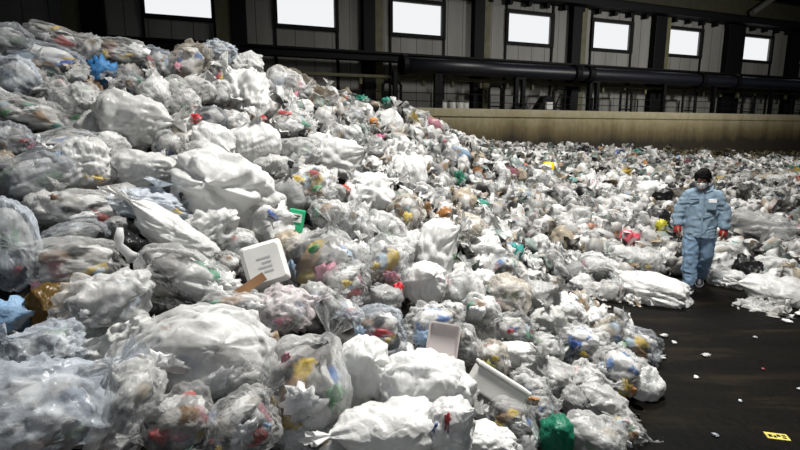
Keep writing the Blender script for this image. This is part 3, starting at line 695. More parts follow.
# px, py, width, height, roll, film, tint, label, short name, accents
BAGS = [
 (9,38,42,30,-10,'T',GR,'dull grey bag at the top left corner of the heap against the dark wall','the dull grey corner bag',[]),
 (56,37,54,22,-18,'C',W3,'long clear bag with brown and white scraps on the ridge under the slanted louvre','the ridge bag under the louvre',[(0,-6,14,5,YEL),(-8,2,12,8,WHT)]),
 (48,62,74,38,-8,'C',WB,'large clear bag with a blue packet inside near the top left ridge','the clear bag with the blue packet',[(14,2,26,9,BLU),(-12,6,14,8,WHT)]),
 (14,76,46,40,0,'T',WB,'pale smooth bag below the grey bag in the top left corner','the pale bag under the corner bag',[]),
 (122,54,56,30,-6,'C',W2,'oblong clear bag of white scraps lying on the ridge left of the first window','the oblong ridge bag',[(14,-2,22,14,WHT),(-14,3,8,10,YEL)]),
 (156,68,34,42,-20,'C',WB,'clear bag of bluish scraps just left of the tall creased ridge bag','the bluish ridge bag',[(-3,4,14,12,WHT),(10,-4,7,14,LBL)]),
 (130,84,38,26,-12,'C',GR,'mottled dark clear bag below the oblong clear ridge bag','the mottled dark bag',[(0,0,9,7,BRN)]),
 (187,68,38,54,-25,'C',WARM,'tall creased brownish white bag standing on the ridge under the first window','the tall creased ridge bag',[(-9,2,10,9,PNK),(2,-14,16,6,WARM)]),
 (76,104,52,40,18,'T',W2,'whitish bag with folded top in the upper left slope below the blue bundle','the folded whitish bag',[(-2,14,14,6,GRN)]),
 (33,114,76,34,-14,'C',W3,'wide clear bag with green and teal scraps at the upper left edge','the wide clear green-flecked bag',[(-20,-2,10,6,GRN),(22,12,16,6,TEAL),(0,-6,18,8,WHT)]),
 (133,122,72,58,-8,'W',W2,'broad white bag with crumpled folds in the upper left slope','the broad crumpled white bag',[]),
 (66,142,76,30,4,'C',W2,'flattened clear bag of colourful white and pink paper above the printed white bag','the colourful paper bag',[(-24,4,18,12,PNK),(14,0,22,10,WHT),(0,4,8,6,LBL)]),
 (184,106,34,30,30,'T',W2,'whitish bag tucked under the ridge left of the big round white bag','the tucked whitish bag',[]),
 (14,140,44,36,0,'T',GR,'grey hazy bag at the left edge below the wide clear green-flecked bag','the grey edge bag',[(8,2,10,6,RED)]),
 (219,53,32,24,-22,'T',WB,'smooth grey bag on the ridge right of the first window','the smooth grey ridge bag',[]),
 (244,97,52,56,0,'W',W1,'big round white bag high on the slope below the ridge','the big round white bag',[]),
 (248,66,34,28,15,'W',W2,'rumpled cream bag on the ridge directly above the big round white bag','the rumpled cream ridge bag',[(-10,3,8,7,YEL)]),
 (284,89,42,40,-12,'T',W1,'white hazy bag on the ridge right of the big round white bag','the hazy white ridge bag',[(10,8,6,12,PNK)]),
 (293,124,50,36,5,'C',W1,'round bag of white paper with red flecks below the hazy white ridge bag','the round red-flecked bag',[(-8,-10,14,5,RED),(10,9,12,10,BLK),(0,2,20,12,WHT)]),
 (254,142,52,42,8,'W',W1,'smooth bright white bag beneath the big round white bag','the smooth bright bag',[]),
 (217,74,28,34,0,'C',W2,'clear bag with orange and red scraps left of the rumpled cream ridge bag','the orange-flecked ridge bag',[(-10,-2,7,10,ORNG),(2,4,8,6,RED)]),
 (214,142,42,36,-10,'W',W1,'plump white bag left of the smooth bright white bag','the plump white bag',[]),
 (209,118,36,24,0,'T',GD,'dark grey hazy bag just above the plump white bag','the dark grey hazy bag',[]),
 (85,165,54,54,4,'W',W1,'white bag printed with yellow and red on the left slope','the printed white bag',[(6,12,24,8,YEL),(-20,-8,10,14,LBL),(14,5,10,5,RED)]),
 (146,170,66,40,-6,'W',W2,'white pleated bag lying right of the bag with yellow and red print','the pleated white bag',[]),
 (151,204,80,34,-14,'W',WB,'flat bluish white bag with yellow print below the white pleated bag','the flat bluish bag',[(20,7,14,5,YEL),(28,-6,6,10,BLK)]),
 (34,176,76,50,10,'T',GR,'large dark grey hazy bag at left between two clear bags','the large dark hazy bag',[(2,18,16,14,WHT)]),
 (87,209,72,38,-10,'C',W2,'clear bag of spiky white scraps below the bag with yellow and red print','the spiky white bag',[(-24,-14,18,7,BRN),(-4,4,30,12,WHT)]),
 (8,242,56,92,4,'T',WB,'tall rounded hazy bag with red marks at the left edge','the tall hazy bag',[(4,26,9,14,RED)]),
 (72,236,66,30,8,'T',GR,'thin grey film bag squeezed above the big speckled clear bag','the squeezed grey bag',[]),
 (76,264,96,54,-6,'C',W2,'big clear bag of speckled white scraps tied at its right end','the big speckled bag',[(-34,14,12,12,PNK),(0,18,28,10,WHT),(18,6,12,8,LBL)]),
 (174,234,98,36,-36,'W',W1,'long white folded bag sloping down to the shredded black and white bag','the long folded white bag',[]),
 (190,278,104,58,-24,'C',W2,'bag of shredded black and white film in the middle left','the shredded film bag',[(-24,-8,26,12,BLK),(22,8,28,16,WHT),(-4,14,22,9,BLK)]),
 (103,308,92,74,0,'T',W1,'big whitish see-through bag with rounded top in the lower left','the big see-through bag',[(-16,-8,12,10,WHT),(18,30,10,7,RED),(14,10,8,5,GRN)]),
 (42,352,82,54,8,'T',WB,'smooth grey bag between the left edge and the see-through bag','the smooth lower grey bag',[]),
 (44,410,136,100,4,'T',WB,'very large bluish white bag filling the bottom left corner','the very large corner bag',[]),
 (200,352,150,92,-8,'T',W1,'very large whitish hazy bag in the lower left centre','the very large whitish bag',[(-30,-16,50,26,WHT),(20,10,40,30,WHT)]),
 (124,412,58,106,-32,'T',W2,'long grey see-through bag leaning beside the large corner bag','the leaning see-through bag',[]),
 (178,424,76,70,14,'C',W3,'grey clear bag with green scraps at the bottom edge','the green-flecked bottom bag',[(4,22,26,10,TEAL),(-20,22,12,8,ORNG)]),
 (232,190,112,72,-20,'W',W1,'huge bright white bag in the middle of the slope with a blue corner','the huge white bag',[(34,22,24,8,BLU)]),
 (211,231,54,44,0,'W',W2,'smooth greyish white bag directly under the huge bright white bag','the smooth bag under the huge one',[]),
 (310,186,54,44,-8,'C',W1,'bag of white paper with yellow, red and green scraps above the green packet','the yellow-and-red paper bag',[(-12,-6,14,10,YEL),(4,-12,14,8,RED),(6,2,10,7,GRN),(-2,14,18,10,WHT)]),
 (370,194,54,44,6,'W',W1,'crumpled bright white bag with a knot right of the yellow-and-red paper bag','the knotted crumpled bag',[]),
 (330,216,44,36,0,'C',W2,'bag of torn whitish film right of the green packet','the torn film bag',[(6,0,10,8,BLK)]),
 (352,222,36,50,-14,'T',W1,'upright whitish bag below the knotted crumpled white bag','the upright whitish bag',[(2,-10,10,10,WARM)]),
 (321,260,76,68,0,'C',W2,'big round clear bag of mixed waste right of the foam tray','the big round clear bag',[(-28,4,9,22,LBL),(4,8,26,22,PNK),(-6,-16,14,8,GRN),(18,-8,22,18,WHT)]),
 (346,285,50,46,12,'C',W1,'clear bag showing yellow, blue and orange scraps below the round clear bag','the yellow-blue scraps bag',[(0,-8,16,10,YEL),(4,-5,8,7,LBL),(-14,16,18,10,ORNG),(6,12,24,14,WHT)]),
 (383,236,48,48,-12,'T',W2,'grey rounded bag below the knotted crumpled white bag on the right','the grey rounded bag',[(-6,-4,7,9,BLK)]),
 (384,264,54,60,-25,'C',W1,'clear bag with yellow and pink packets left of the steep bright white bag','the yellow-pink bag',[(-8,-4,12,10,YEL),(8,6,20,16,PNK),(-4,18,16,10,WHT)]),
 (288,309,58,46,-6,'T',(0.90,0.82,0.83),'pinkish hazy bag in front of the foam tray','the pinkish hazy bag',[(-6,6,20,10,PNK)]),
 (238,306,76,34,-4,'C',W2,'crumpled white and black bag on top of the very large whitish bag','the crumpled white-black bag',[(-10,4,20,10,BLK),(16,-4,24,12,WHT)]),
 (218,286,46,36,14,'W',W1,'white bag end poking out between the shredded film and the cardboard piece','the white bag end',[]),
 (305,388,88,118,-10,'C',W1,'very big clear bag holding a white box with green lettering near the bottom centre','the very big clear bag',[(-4,-8,46,44,WHT),(28,-4,22,34,GRN),(-30,-2,8,20,YEL),(-16,-44,12,20,PNK),(-12,34,50,30,WHT)]),
 (244,424,76,62,22,'C',W2,'clear bag bulging at the bottom edge left of the very big clear bag','the bulging bottom bag',[(-24,12,8,14,YEL),(-30,4,6,8,RED),(22,-4,8,12,LBL),(0,-6,34,24,WHT)]),
 (248,384,48,50,-30,'T',W3,'shiny silvery film bag between the whitish bag and the very big clear bag','the silvery film bag',[(-4,2,14,18,GD)]),
 (360,370,62,72,-14,'W',W1,'white creased bag right of the very big clear bag, tied at the corner','the creased white bag',[(28,12,8,7,ORNG)]),
 (379,332,56,54,0,'C',WB,'round clear bag with red print and blue content in the lower middle','the red-print round bag',[(4,-6,24,9,RED),(-4,10,14,9,RED),(-18,-4,12,20,LBL)]),
 (386,430,104,54,6,'W',W1,'wide white bag spread along the bottom edge below the creased white bag','the wide bottom bag',[]),
 (430,384,96,66,-4,'W',(1,1,1),'brightest big white bag in the lower middle, swollen and smooth','the brightest big bag',[]),
 (434,327,62,52,4,'C',W1,'clear bag with pale blue content behind the brightest big white bag','the pale-blue bag',[(-8,2,28,24,LBL),(22,-18,8,12,BRN),(-14,22,14,8,ORNG)]),
 (450,427,50,56,0,'W',W1,'white bag with red and navy ribbon print at the bottom edge','the ribbon-print bag',[(-3,-14,7,24,RED),(-14,-6,5,16,BLU)]),
 (487,444,60,34,-10,'W',W1,'white bag cut by the bottom edge right of the ribbon-print bag','the white bottom bag',[]),
 (489,360,40,44,-16,'C',WARM,'clear bag of yellow-green peelings above the white foam box','the yellow-green peelings bag',[(0,2,24,22,(0.45,0.42,0.05)),(6,-8,12,8,YEL),(4,12,14,8,WHT)]),
 (464,346,36,46,20,'T',W3,'grey film bag between the pale-blue bag and the peelings bag','the grey film bag',[]),
 (592,436,64,44,-12,'T',W3,'grey hazy bag at the foot of the heap at the bottom edge','the grey foot bag',[]),
 (604,403,60,34,-20,'W',W3,'white flat bag at the heap foot above the grey hazy bottom bag','the flat foot bag',[]),
 (618,370,52,50,-32,'C',W2,'clear bag with yellow and orange packaging at the heap foot','the yellow-orange foot bag',[(6,10,14,24,YEL),(12,14,12,16,ORNG),(-14,-4,14,10,WHT)]),
 (634,344,54,34,-16,'C',GR,'grey clear bag with debris at the tip of the heap foot','the debris bag at the tip',[(-10,-3,12,8,GRN),(6,2,20,10,BRN)]),
 (628,432,42,30,-35,'C',W3,'clear bag with brown scraps at the heap foot lying nearest the floor','the scraps bag at the foot',[(6,-4,8,10,BRN),(0,6,14,8,WHT)]),
 (481,312,42,40,-14,'C',W1,'white and clear bag right of the pale-blue bag','the white and clear bag',[(-4,-6,20,16,WHT)]),
 (517,328,48,38,-8,'C',W3,'grey clear bag with dark packets on the lower right slope','the dark-packet bag',[(-6,-4,8,6,RED),(4,6,14,10,GD)]),
 (546,348,36,32,-20,'T',W3,'smooth rounded grey bag right of the grey dark-packet bag','the smooth rounded bag',[]),
 (568,312,40,30,-12,'T',W1,'whitish bag with pointed end at the toe by the dark floor','the pointed toe bag',[]),
 (582,342,48,36,-10,'C',W2,'clear bag with blue and yellow scraps near the heap toe','the blue-yellow toe bag',[(-6,-2,12,12,BLU),(2,6,9,8,YEL),(12,-6,18,10,WHT),(-12,8,9,7,BLU)]),
 (550,376,64,34,-30,'W',W3,'long white bag slanting down the lower right slope','the long slanting bag',[]),
 (586,384,44,40,-18,'T',W2,'pale bag between the slanting white bag and the yellow-orange foot bag','the pale wedge bag',[]),
 (528,390,46,40,-28,'T',W3,'grey bag with dark fold right of the white foam box','the dark-fold bag',[(6,4,18,8,GD)]),
 (543,408,40,44,-10,'C',W2,'clear bag with orange scraps above the dark green bag','the orange-scraps bag',[(-10,-12,14,10,ORNG),(4,4,16,12,WHT)]),
 (512,418,52,36,-24,'C',W3,'silvery bag with green flecks below the white foam box','the silvery flecked bag',[(-6,4,10,6,TEAL),(8,-2,16,12,WHT)]),
 (436,250,42,62,-8,'W',W1,'steep bright white bag in the middle right of the slope','the steep bright bag',[]),
 (508,295,48,38,-10,'T',WARM,'round beige hazy bag with smooth top above the dark-packet bag','the round beige bag',[(-10,6,14,9,PNK)]),
 (424,282,46,44,-20,'W',W1,'crumpled white bag below the steep bright white bag','the crumpled lower bag',[]),
 (469,234,40,38,-35,'T',WARM,'brownish grey smooth bag right of the steep bright white bag','the brownish smooth bag',[]),
 (410,176,34,44,6,'W',W1,'bright white bag on the upper slope right of the knotted crumpled bag','the bright upper bag',[]),
 (352,116,32,26,0,'T',W3,'round grey bag near the ridge right of the red-flecked bag','the round grey ridge bag',[]),
 (388,125,30,34,-8,'W',W1,'white bag high on the middle ridge under the green scraps','the white mid-ridge bag',[]),
 (340,158,52,38,-14,'W',W2,'white bag on the upper middle slope above the yellow-and-red paper bag','the upper middle white bag',[]),
 (300,152,44,30,10,'T',W3,'grey hazy bag between the smooth bright bag and the upper middle slope','the middle grey hazy bag',[]),
 (405,214,38,44,-14,'C',WARM,'clear bag with yellow scraps left above the steep bright white bag','the yellow-scraps bag',[(2,2,10,14,YEL),(-8,-8,9,8,BRN)]),
 (654,292,72,34,-6,'W',W1,'large flat white bag lying on the floor edge left of the worker','the floor bag left of the worker',[]),
 (776,293,62,34,-4,'W',W2,'large white bag on the floor at the right edge','the large right-edge bag',[]),
 (772,268,40,26,8,'W',W2,'white bag with a twisted end behind the large bag at the right edge','the twisted-end bag',[]),
 (752,230,68,40,-12,'T',W3,'big grey hazy bag right of the worker','the big grey bag beside the worker',[(-16,6,12,7,TEAL)]),
 (646,194,42,26,-4,'W',W1,'broad white bag on the far slope left of the worker','the broad far bag',[]),
 (605,194,24,22,0,'W',W2,'round white bag on the far slope left of the broad white bag','the round far bag',[]),
 (728,280,44,26,-14,'T',W1,'pale bag on the floor edge just right of the worker','the pale bag by the worker',[]),
 (722,256,40,28,10,'T',W2,'whitish hazy bag behind the worker near the hip on the right','the whitish hip bag',[]),
 (640,262,40,30,0,'T',W2,'whitish bag above the large flat floor bag left of the worker','the whitish bag above the floor bag',[(8,2,8,5,YEL)]),
 (598,268,38,32,-10,'T',W1,'white hazy bag left of the worker near the floor edge','the white hazy toe bag',[]),
]
LAND = []
LIFTS = {'the ribbon-print bag': 0.32, 'the brightest big bag': 0.26, 'the yellow-orange foot bag': 0.2}
for k, (px, py, w_, h_, rot, kind, tint, label, short, acc) in enumerate(BAGS):
    new_bag(px, py, w_ * 1.04, h_ * 1.06, rot, kind, tint, label, None, BIG, k * 5 + k // 12, accents=acc, lift=LIFTS.get(short))
    LAND.append((px, py, short))

# coloured and single items
ITEMS = [
 ('cloth_bundle',101,70,22,26,0,(0.05,0.22,0.50),'blue bundle on the upper left ridge beside the oblong clear bag','bundle','the blue bundle'),
 ('plastic_bag',56,306,48,46,-20,(0.20,0.12,0.03),'crumpled brown bag between the speckled bag and the see-through bag','rubbish bag','the brown bag'),
 ('plastic_bag',14,314,46,34,10,LBL,'pale blue printed wrapper at the left edge above the smooth grey bag','wrapper','the pale blue wrapper'),
 ('plastic_bag',557,436,32,36,14,(0.02,0.22,0.13),'dark green bag at the bottom of the slope','rubbish bag','the dark green bag'),
 ('plastic_bag',514,252,15,16,10,(0.03,0.30,0.27),'teal wrapper on the mid slope right of the brownish smooth bag','wrapper','the teal wrapper'),
 ('plastic_bag',478,203,22,8,-12,(0.02,0.25,0.18),'dark teal strip of film on the upper mid slope','wrapper','the dark teal strip'),
 ('plastic_bag',447,207,8,13,10,(0.10,0.25,0.55),'small blue wrapper left of the dark teal strip','wrapper','the small blue wrapper'),
 ('plastic_bag',460,180,11,18,5,(0.02,0.16,0.10),'dark green wrapper on the slope above the dark teal strip','wrapper','the dark green wrapper'),
 ('plastic_bag',527,136,13,8,-5,(0.03,0.32,0.18),'green wrapper at the top of the far slope against the concrete wall','wrapper','the green wrapper by the wall'),
 ('plastic_bag',570,182,10,8,10,(0.10,0.42,0.38),'pale teal scrap right of the bright yellow packet','wrapper','the pale teal scrap'),
 ('plastic_bag',637,154,10,9,0,(0.03,0.25,0.20),'teal wrapper near the top of the far slope under the fifth window','wrapper','the far teal wrapper'),
 ('plastic_bag',527,169,12,9,-35,(0.55,0.12,0.06),'rust red wrapper left of the bright yellow packet','wrapper','the rust red wrapper'),
 ('plastic_bag',584,154,14,14,20,BLK,'small black bag at the top of the far slope','rubbish bag','the small far black bag'),
 ('plastic_bag',461,130,20,8,-18,RED,'red wrapper on the ridge where the heap meets the concrete wall','wrapper','the red ridge wrapper'),
 ('plastic_bag',410,106,9,8,0,(0.60,0.05,0.10),'small red scrap at the tip of the long ridge','wrapper','the small red ridge scrap'),
 ('plastic_bag',362,99,13,10,0,(0.02,0.26,0.17),'left green scrap of two near the middle of the ridge','wrapper','the left green ridge scrap'),
 ('plastic_bag',386,101,9,7,0,(0.02,0.28,0.20),'right and smaller green scrap of two near the middle of the ridge','wrapper','the right green ridge scrap'),
 ('plastic_bag',302,90,8,16,20,PNK,'pink scrap on the ridge right of the hazy white ridge bag','wrapper','the pink ridge scrap'),
 ('plastic_bag',379,137,9,6,0,(0.60,0.08,0.25),'magenta scrap below the white mid-ridge bag','wrapper','the magenta scrap'),
 ('plastic_bag',373,121,10,6,0,ORNG,'orange scrap left of the white mid-ridge bag','wrapper','the orange scrap'),
 ('plastic_bag',340,110,10,6,0,(0.55,0.32,0.05),'ochre scrap above the round grey ridge bag','wrapper','the ochre scrap'),
 ('plastic_bag',628,238,17,14,0,(0.72,0.12,0.16),'red and pink wrapper left of the worker','wrapper','the red wrapper by the worker'),
 ('plastic_bag',661,226,11,12,0,(0.66,0.62,0.05),'yellow wrapper beside the right hand of the worker','wrapper','the yellow wrapper by the worker'),
 ('plastic_bag',656,217,24,16,-8,BLK,'black bag left of the worker at waist height','rubbish bag','the black waist-height bag'),
 ('plastic_bag',748,267,24,20,-15,BLK,'black bag right of the worker near the floor edge','rubbish bag','the black right-hand bag'),
 ('plastic_bag',662,196,20,13,15,BLK,'dark bag just above the black bag left of the worker','rubbish bag','the dark bag above'),
 ('plastic_bag',637,155,7,6,0,(0.2,0.2,0.2),'','',''),
 ('plastic_bag',797,172,12,12,0,(0.02,0.28,0.22),'teal bag at the right edge of the far slope','rubbish bag','the teal right-edge bag'),
 ('plastic_bag',739,246,18,9,-10,(0.05,0.25,0.24),'dark teal wrapper right of the worker above the black bag','wrapper','the dark teal wrapper'),
 ('plastic_bag',738,168,12,9,-30,(0.16,0.08,0.05),'brown wrapper on the far slope above the worker on the right','wrapper','the brown far wrapper'),
 ('plastic_bag',587,264,11,8,20,(0.68,0.15,0.32),'pink wrapper on the far slope near the toe','wrapper','the pink toe wrapper'),
 ('plastic_bag',590,228,12,9,0,(0.42,0.22,0.14),'rusty brown scrap in the middle of the far slope','wrapper','the rusty brown scrap'),
 ('plastic_bag',449,258,15,6,15,GRN,'green scrap right of the steep bright white bag','wrapper','the green scrap'),
 ('plastic_bag',427,211,8,18,-10,BRN,'brown strip above the steep bright white bag','wrapper','the brown strip'),
 ('plastic_bag',641,157,9,8,0,(0.2,0.2,0.2),'','',''),
 ('plastic_bag',126,250,34,32,0,BLK,'black bag shape added for gap shade right of the big speckled bag','rubbish bag','the black gap-shade shape'),  # black shape added to stand for the shade in this gap
 ('plastic_bag',158,292,20,10,0,(0.20,0.24,0.03),'olive and yellow wrapper below the shredded film bag','wrapper','the olive wrapper'),
 ('plastic_bag',88,284,20,10,10,YEL,'mustard wrapper under the big speckled clear bag','wrapper','the mustard wrapper'),
 ('plastic_bag',196,118,10,8,0,RED,'small red scrap left of the big round white bag','wrapper','the small red slope scrap'),
 ('plastic_bag',262,118,9,7,0,RED,'small red scrap at the lower edge of the big round white bag','wrapper','the red scrap under the round bag'),
 ('plastic_bag',182,292,8,10,0,YEL,'','',''),
 ('plastic_bag',344,190,12,10,0,(0.45,0.10,0.06),'dark red scrap between the paper bag and the knotted crumpled bag','wrapper','the dark red scrap'),
 ('plastic_bag',398,290,10,16,0,RED,'red scrap below the bag with yellow and pink packets','wrapper','the red lower scrap'),
 ('plastic_bag',392,292,8,8,0,GRN,'','',''),
 ('plastic_bag',445,282,8,6,0,RED,'small red scrap on the crumpled white bag in the lower middle','wrapper','the small red lower scrap'),
 ('plastic_bag',276,318,16,12,0,PNK,'','',''),
 ('plastic_bag',212,422,26,18,0,(0.04,0.12,0.28),'navy blue scrap between the bottom bags left of centre','wrapper','the navy scrap'),
 ('plastic_bag',690,146,8,5,0,(0.25,0.2,0.1),'','',''),
]
for (nm, px, py, w_, h_, rot, col, label, cat, short) in ITEMS:
    if not label: continue
    if cat == 'rubbish bag':
        tt = on_heap(px, py)[1]
        new_bag(px, py, w_ * 1.15, h_ * 1.2, rot, 'W', col, label, None, MID, px, lift=(0.12 if tt < 5 else 0.25 if tt < 9 else 0.5), knot=(w_ > 25))
        LAND.append((px, py, short)); continue
    lump(px, py, w_ * 1.3, h_ * 1.3, rot, col, {'rubbish bag': 'garbage_bag', 'wrapper': 'plastic_wrapper', 'packet': 'plastic_packet', 'bundle': 'cloth_bundle'}[cat], label, cat)
    LAND.append((px, py, short))

# trays, packets, boards
M_FOAM = plain('white_foam', (0.74, 0.73, 0.70), 0.6, 0.3, noise=0.10, scale=4, bump=0.2)
M_INK = plain('grey_print', (0.42, 0.42, 0.43), 0.6)
def tray_mesh(lx, lz, dp, th=0.012):
    """open foam tray: sloped walls, flat rim, recessed floor; faces local -Y"""
    mb = MB()
    def rect(sx, sz, y, r=0.2):
        pts = []
        for cx, cz, a0 in ((1, 1, 0), (-1, 1, 90), (-1, -1, 180), (1, -1, 270)):
            for a in (0, 30, 60, 90):
                t = math.radians(a0 + a); rr_ = r * min(sx, sz)
                pts.append((cx * (sx - rr_) + rr_ * math.cos(t), y, cz * (sz - rr_) + rr_ * math.sin(t)))
        return pts
    mb.loft([rect(lx * 0.80, lz * 0.80, dp), rect(lx * 0.95, lz * 0.95, 0.01), rect(lx, lz, 0.0), rect(lx, lz, -th), rect(lx * 0.92, lz * 0.92, -th), rect(lx * 0.78, lz * 0.78, dp - th * 1.5)])
    return mb
def tray(px, py, wpx, hpx, rot, tilt, label, short, mat=None, dp=0.04, lift=0.1, name='foam_tray', cat='tray', back=False):
    c, t, R = frame_at(px, py, rot, lift, tilt)
    if back: R = R @ Matrix.Rotation(PI, 4, 'Z')
    root = empty(name, tuple(c)); root.rotation_euler = R.to_euler(); tag(root, label, cat)
    tray_mesh(wpx / FPX * t / 2, hpx / FPX * t / 2, dp).build('shell', mat or M_FOAM, root, False)
    PLACED.append((px, py, 0.5 * (wpx + hpx))); LAND.append((px, py, short)); return root, t
tr, t_ = tray(265, 264, 42, 44, 14, -0.35, 'square white foam tray with grey print in the middle of the slope', 'the foam tray', back=True, dp=0.06, lift=0.3)
mb = MB()
for k in range(4):
    a = 0.06 - 0.032 * k; mb.box(-0.05, 0.052, a - 0.03, 0.045 - 0.03 * (k % 2), 0.062, a - 0.03 + 0.013)
mb.build('print_lines', M_INK, tr)
tray(443, 341, 32, 36, -8, -0.3, 'small pale pink-white tray in front of the pale-blue bag', 'the small pale tray', dp=0.03, lift=0.32, mat=plain('pinkish_card', (0.80, 0.72, 0.70), 0.6, noise=0.1))
# foam box: deep tray seen from its long side
c, t, R = frame_at(498, 391, -30, 0.22, -0.35)
root = empty('foam_box', tuple(c)); root.rotation_euler = R.to_euler(); tag(root, 'white foam box with long flat side on the lower slope right of the brightest bag', 'box')
wx, wz = 58 / FPX * t / 2, 24 / FPX * t / 2
mb = MB(); mb.box(-wx, 0, -wz, wx, 0.16, wz); mb.build('body', M_FOAM, root, bevel=0.012)
mb = MB(); mb.box(-wx * 1.03, -0.015, wz, wx * 1.03, 0.17, wz + 0.025); mb.build('lid', M_FOAM, root, bevel=0.008)
PLACED.append((498, 391, 40)); LAND.append((498, 391, 'the white foam box'))
# green packet with a pale label
c, t, R = frame_at(296, 221, -12, 0.2, -0.15)
root = empty('drink_packet', tuple(c)); root.rotation_euler = R.to_euler(); tag(root, 'bright green packet with a pale label right of the huge bright white bag', 'packet')
wx, wz = 16 / FPX * t / 2, 24 / FPX * t / 2
mb = MB(); mb.box(-wx, -0.02, -wz, wx, 0.05, wz); mb.build('pouch', plain('green_print', (0.03, 0.42, 0.19), 0.35, noise=0.2), root, bevel=0.012)
mb = MB(); mb.box(-wx * 0.62, -0.026, -wz * 0.1, wx * 0.62, -0.018, wz * 0.62); mb.build('pale_label', plain('label_paper', (0.70, 0.78, 0.70), 0.5, noise=0.25, scale=30), root)
mb = MB(); mb.box(-wx * 0.42, -0.031, wz * 0.40, wx * 0.42, -0.024, wz * 0.48); mb.box(-wx * 0.42, -0.031, wz * 0.16, wx * 0.2, -0.024, wz * 0.24); mb.build('dark_marks', M_FRAME, root)
PLACED.append((296, 221, 22)); LAND.append((296, 221, 'the green packet'))
# yellow packet on the far slope
c, t, R = frame_at(548, 171, -4, 0.45, -0.3)
root = empty('plastic_packet', tuple(c)); root.rotation_euler = R.to_euler(); tag(root, 'bright yellow packet on the far slope', 'packet')
wx, wz = 11 / FPX * t / 2, 18 / FPX * t / 2
mb = MB(); mb.loft([[(x * wx, y, z * wz) for (y, z) in ((-0.02 - 0.07 * q, -1), (-0.02 - 0.09 * q, 0), (-0.02 - 0.07 * q, 0.95), (0.02 + 0.07 * q, 1), (0.02 + 0.08 * q, -0.9))] for x, q in ((-1, 0), (-0.7, 0.8), (0, 1), (0.7, 0.8), (1, 0))])
mb.build('pouch', plain('yellow_film', (0.85, 0.56, 0.01), 0.35, noise=0.12), root, True)
PLACED.append((548, 171, 16)); LAND.append((548, 171, 'the bright yellow packet'))
# cardboard piece
c, t, R = frame_at(250, 286, 32, 0.3, -0.3)
mb = MB(); mb.loft([[(x, y + 0.02 * math.sin(9 * x), z) for (y, z) in ((0, -0.025), (0.006, -0.027), (0.006, 0.03), (0, 0.032))] for x in np.linspace(-0.11, 0.11, 9)])
o = mb.build('cardboard_piece', plain('cardboard', (0.32, 0.17, 0.08), 0.8, noise=0.2), None); o.location = tuple(c); o.rotation_euler = R.to_euler()
tag(o, 'torn brown cardboard strip under the square white foam tray', 'cardboard'); LAND.append((250, 286, 'the cardboard strip')); PLACED.append((250, 286, 24))
# ribbon end flying up and tied tail by the big speckled bag
c, t, R = frame_at(121, 245, 8, 0.35, 0)
mb = MB(); mb.tube([(0.02, 0, 0.11), (0.0, 0, 0.05), (-0.01, 0, 0.0), (0.03, 0, -0.07), (0.05, 0.02, -0.11)], [0.018, 0.03, 0.025, 0.03, 0.05], 10, 0.5)
o = mb.build('bag_tie', M_WHITE, None, True); o.location = tuple(c); o.rotation_euler = R.to_euler(); o.color = (0.95, 0.95, 0.95, 1)
tag(o, 'twisted white tie end standing up beside the big speckled clear bag', 'tie'); LAND.append((121, 245, 'the twisted white tie'))
# loose plastic sheets
for a in [(760, 309, 42, 12, -6, W2, 'thin white film lying on the dark floor below the large right-edge bag', 0.02, -1.1),
          (396, 155, 46, 30, 20, W1, 'crumpled white film on the upper slope under the white mid-ridge bag', 0.15, -0.5),
          (303, 82, 56, 15, -28, WARM, 'dirty cream film draped over the ridge right of the cream bag', 0.05, -0.4),
          (128, 345, 70, 40, 20, W2, 'thin clear film between the see-through bag and the very large whitish bag', 0.15, -0.5),
          (690, 305, 34, 10, 4, W2, 'thin scrap of film on the floor in front of the worker', 0.03, -1.1)]:
    if a[0] == 690: continue
    sheet(*a[:7], lift=a[7], tilt=a[8])

# ------------------------------------------------------------------ smaller bags filling the slope, one object each
def dir_word(dx, dy):
    a = math.degrees(math.atan2(-dy, dx)) % 360
    return ['right of', 'up and right of', 'above', 'up and left of', 'left of', 'down and left of', 'below', 'down and right of'][int(((a + 22.5) % 360) // 45)]
def toe_x(py):      # the heap's edge on the floor, for keeping bags off it
    return None
N_AUTO = 190
cands = []
g = np.random.default_rng(21)
cnt = 0
autos = []
rank = {}
ORD = ['nearest', 'second', 'third', 'fourth', 'fifth', 'sixth', 'seventh', 'eighth', 'ninth', 'tenth', 'eleventh', 'twelfth']
tries = 0
while len(autos) < N_AUTO and tries < 30000:
    tries += 1
    px, py = g.uniform(-5, 805), g.uniform(40, 450)
    p, t = on_heap(px, py)
    if not (0.04 < p[2]) or t > 15 or abs(p[2] - heap_h([p[:2]])[0]) > 0.15: continue
    if 668 < px < 735 and 160 < py < 300: continue
    size = g.uniform(0.24, 0.46) * (0.8 if t < 4 else 1.0) * FPX / t
    if size < 15: size = g.uniform(14, 19)
    if t < 3.7 or (t < 4.4 and g.random() < 0.6): continue
    if any((px - a) ** 2 + (py - b_) ** 2 < (0.31 * (size + c_)) ** 2 for a, b_, c_ in PLACED): continue
    PLACED.append((px, py, size)); autos.append((px, py, size, t))
specs = []
for (px, py, size, t) in autos:
    kind = g.choice(['W', 'T', 'C'], p=[0.52, 0.24, 0.24])
    tone = g.choice(4, p=[0.42, 0.28, 0.18, 0.12])
    tint = [(0.95, 0.95, 0.94), (0.70, 0.70, 0.68), (0.42, 0.42, 0.42), (0.58, 0.50, 0.39)][tone]
    look = {'W': ['white', 'off-white', 'grey', 'beige'], 'T': ['hazy white', 'hazy off-white', 'hazy grey', 'hazy beige'], 'C': ['clear', 'clear dull', 'clear grey', 'clear brownish']}[kind][tone]
    d = [((px - a) ** 2 + (py - b_) ** 2, a, b_, s) for a, b_, s in LAND]; d.sort(); d0, a, b_, s = d[0]
    specs.append([px, py, size, t, kind, tint, look, d0, dir_word(px - a, py - b_), s])
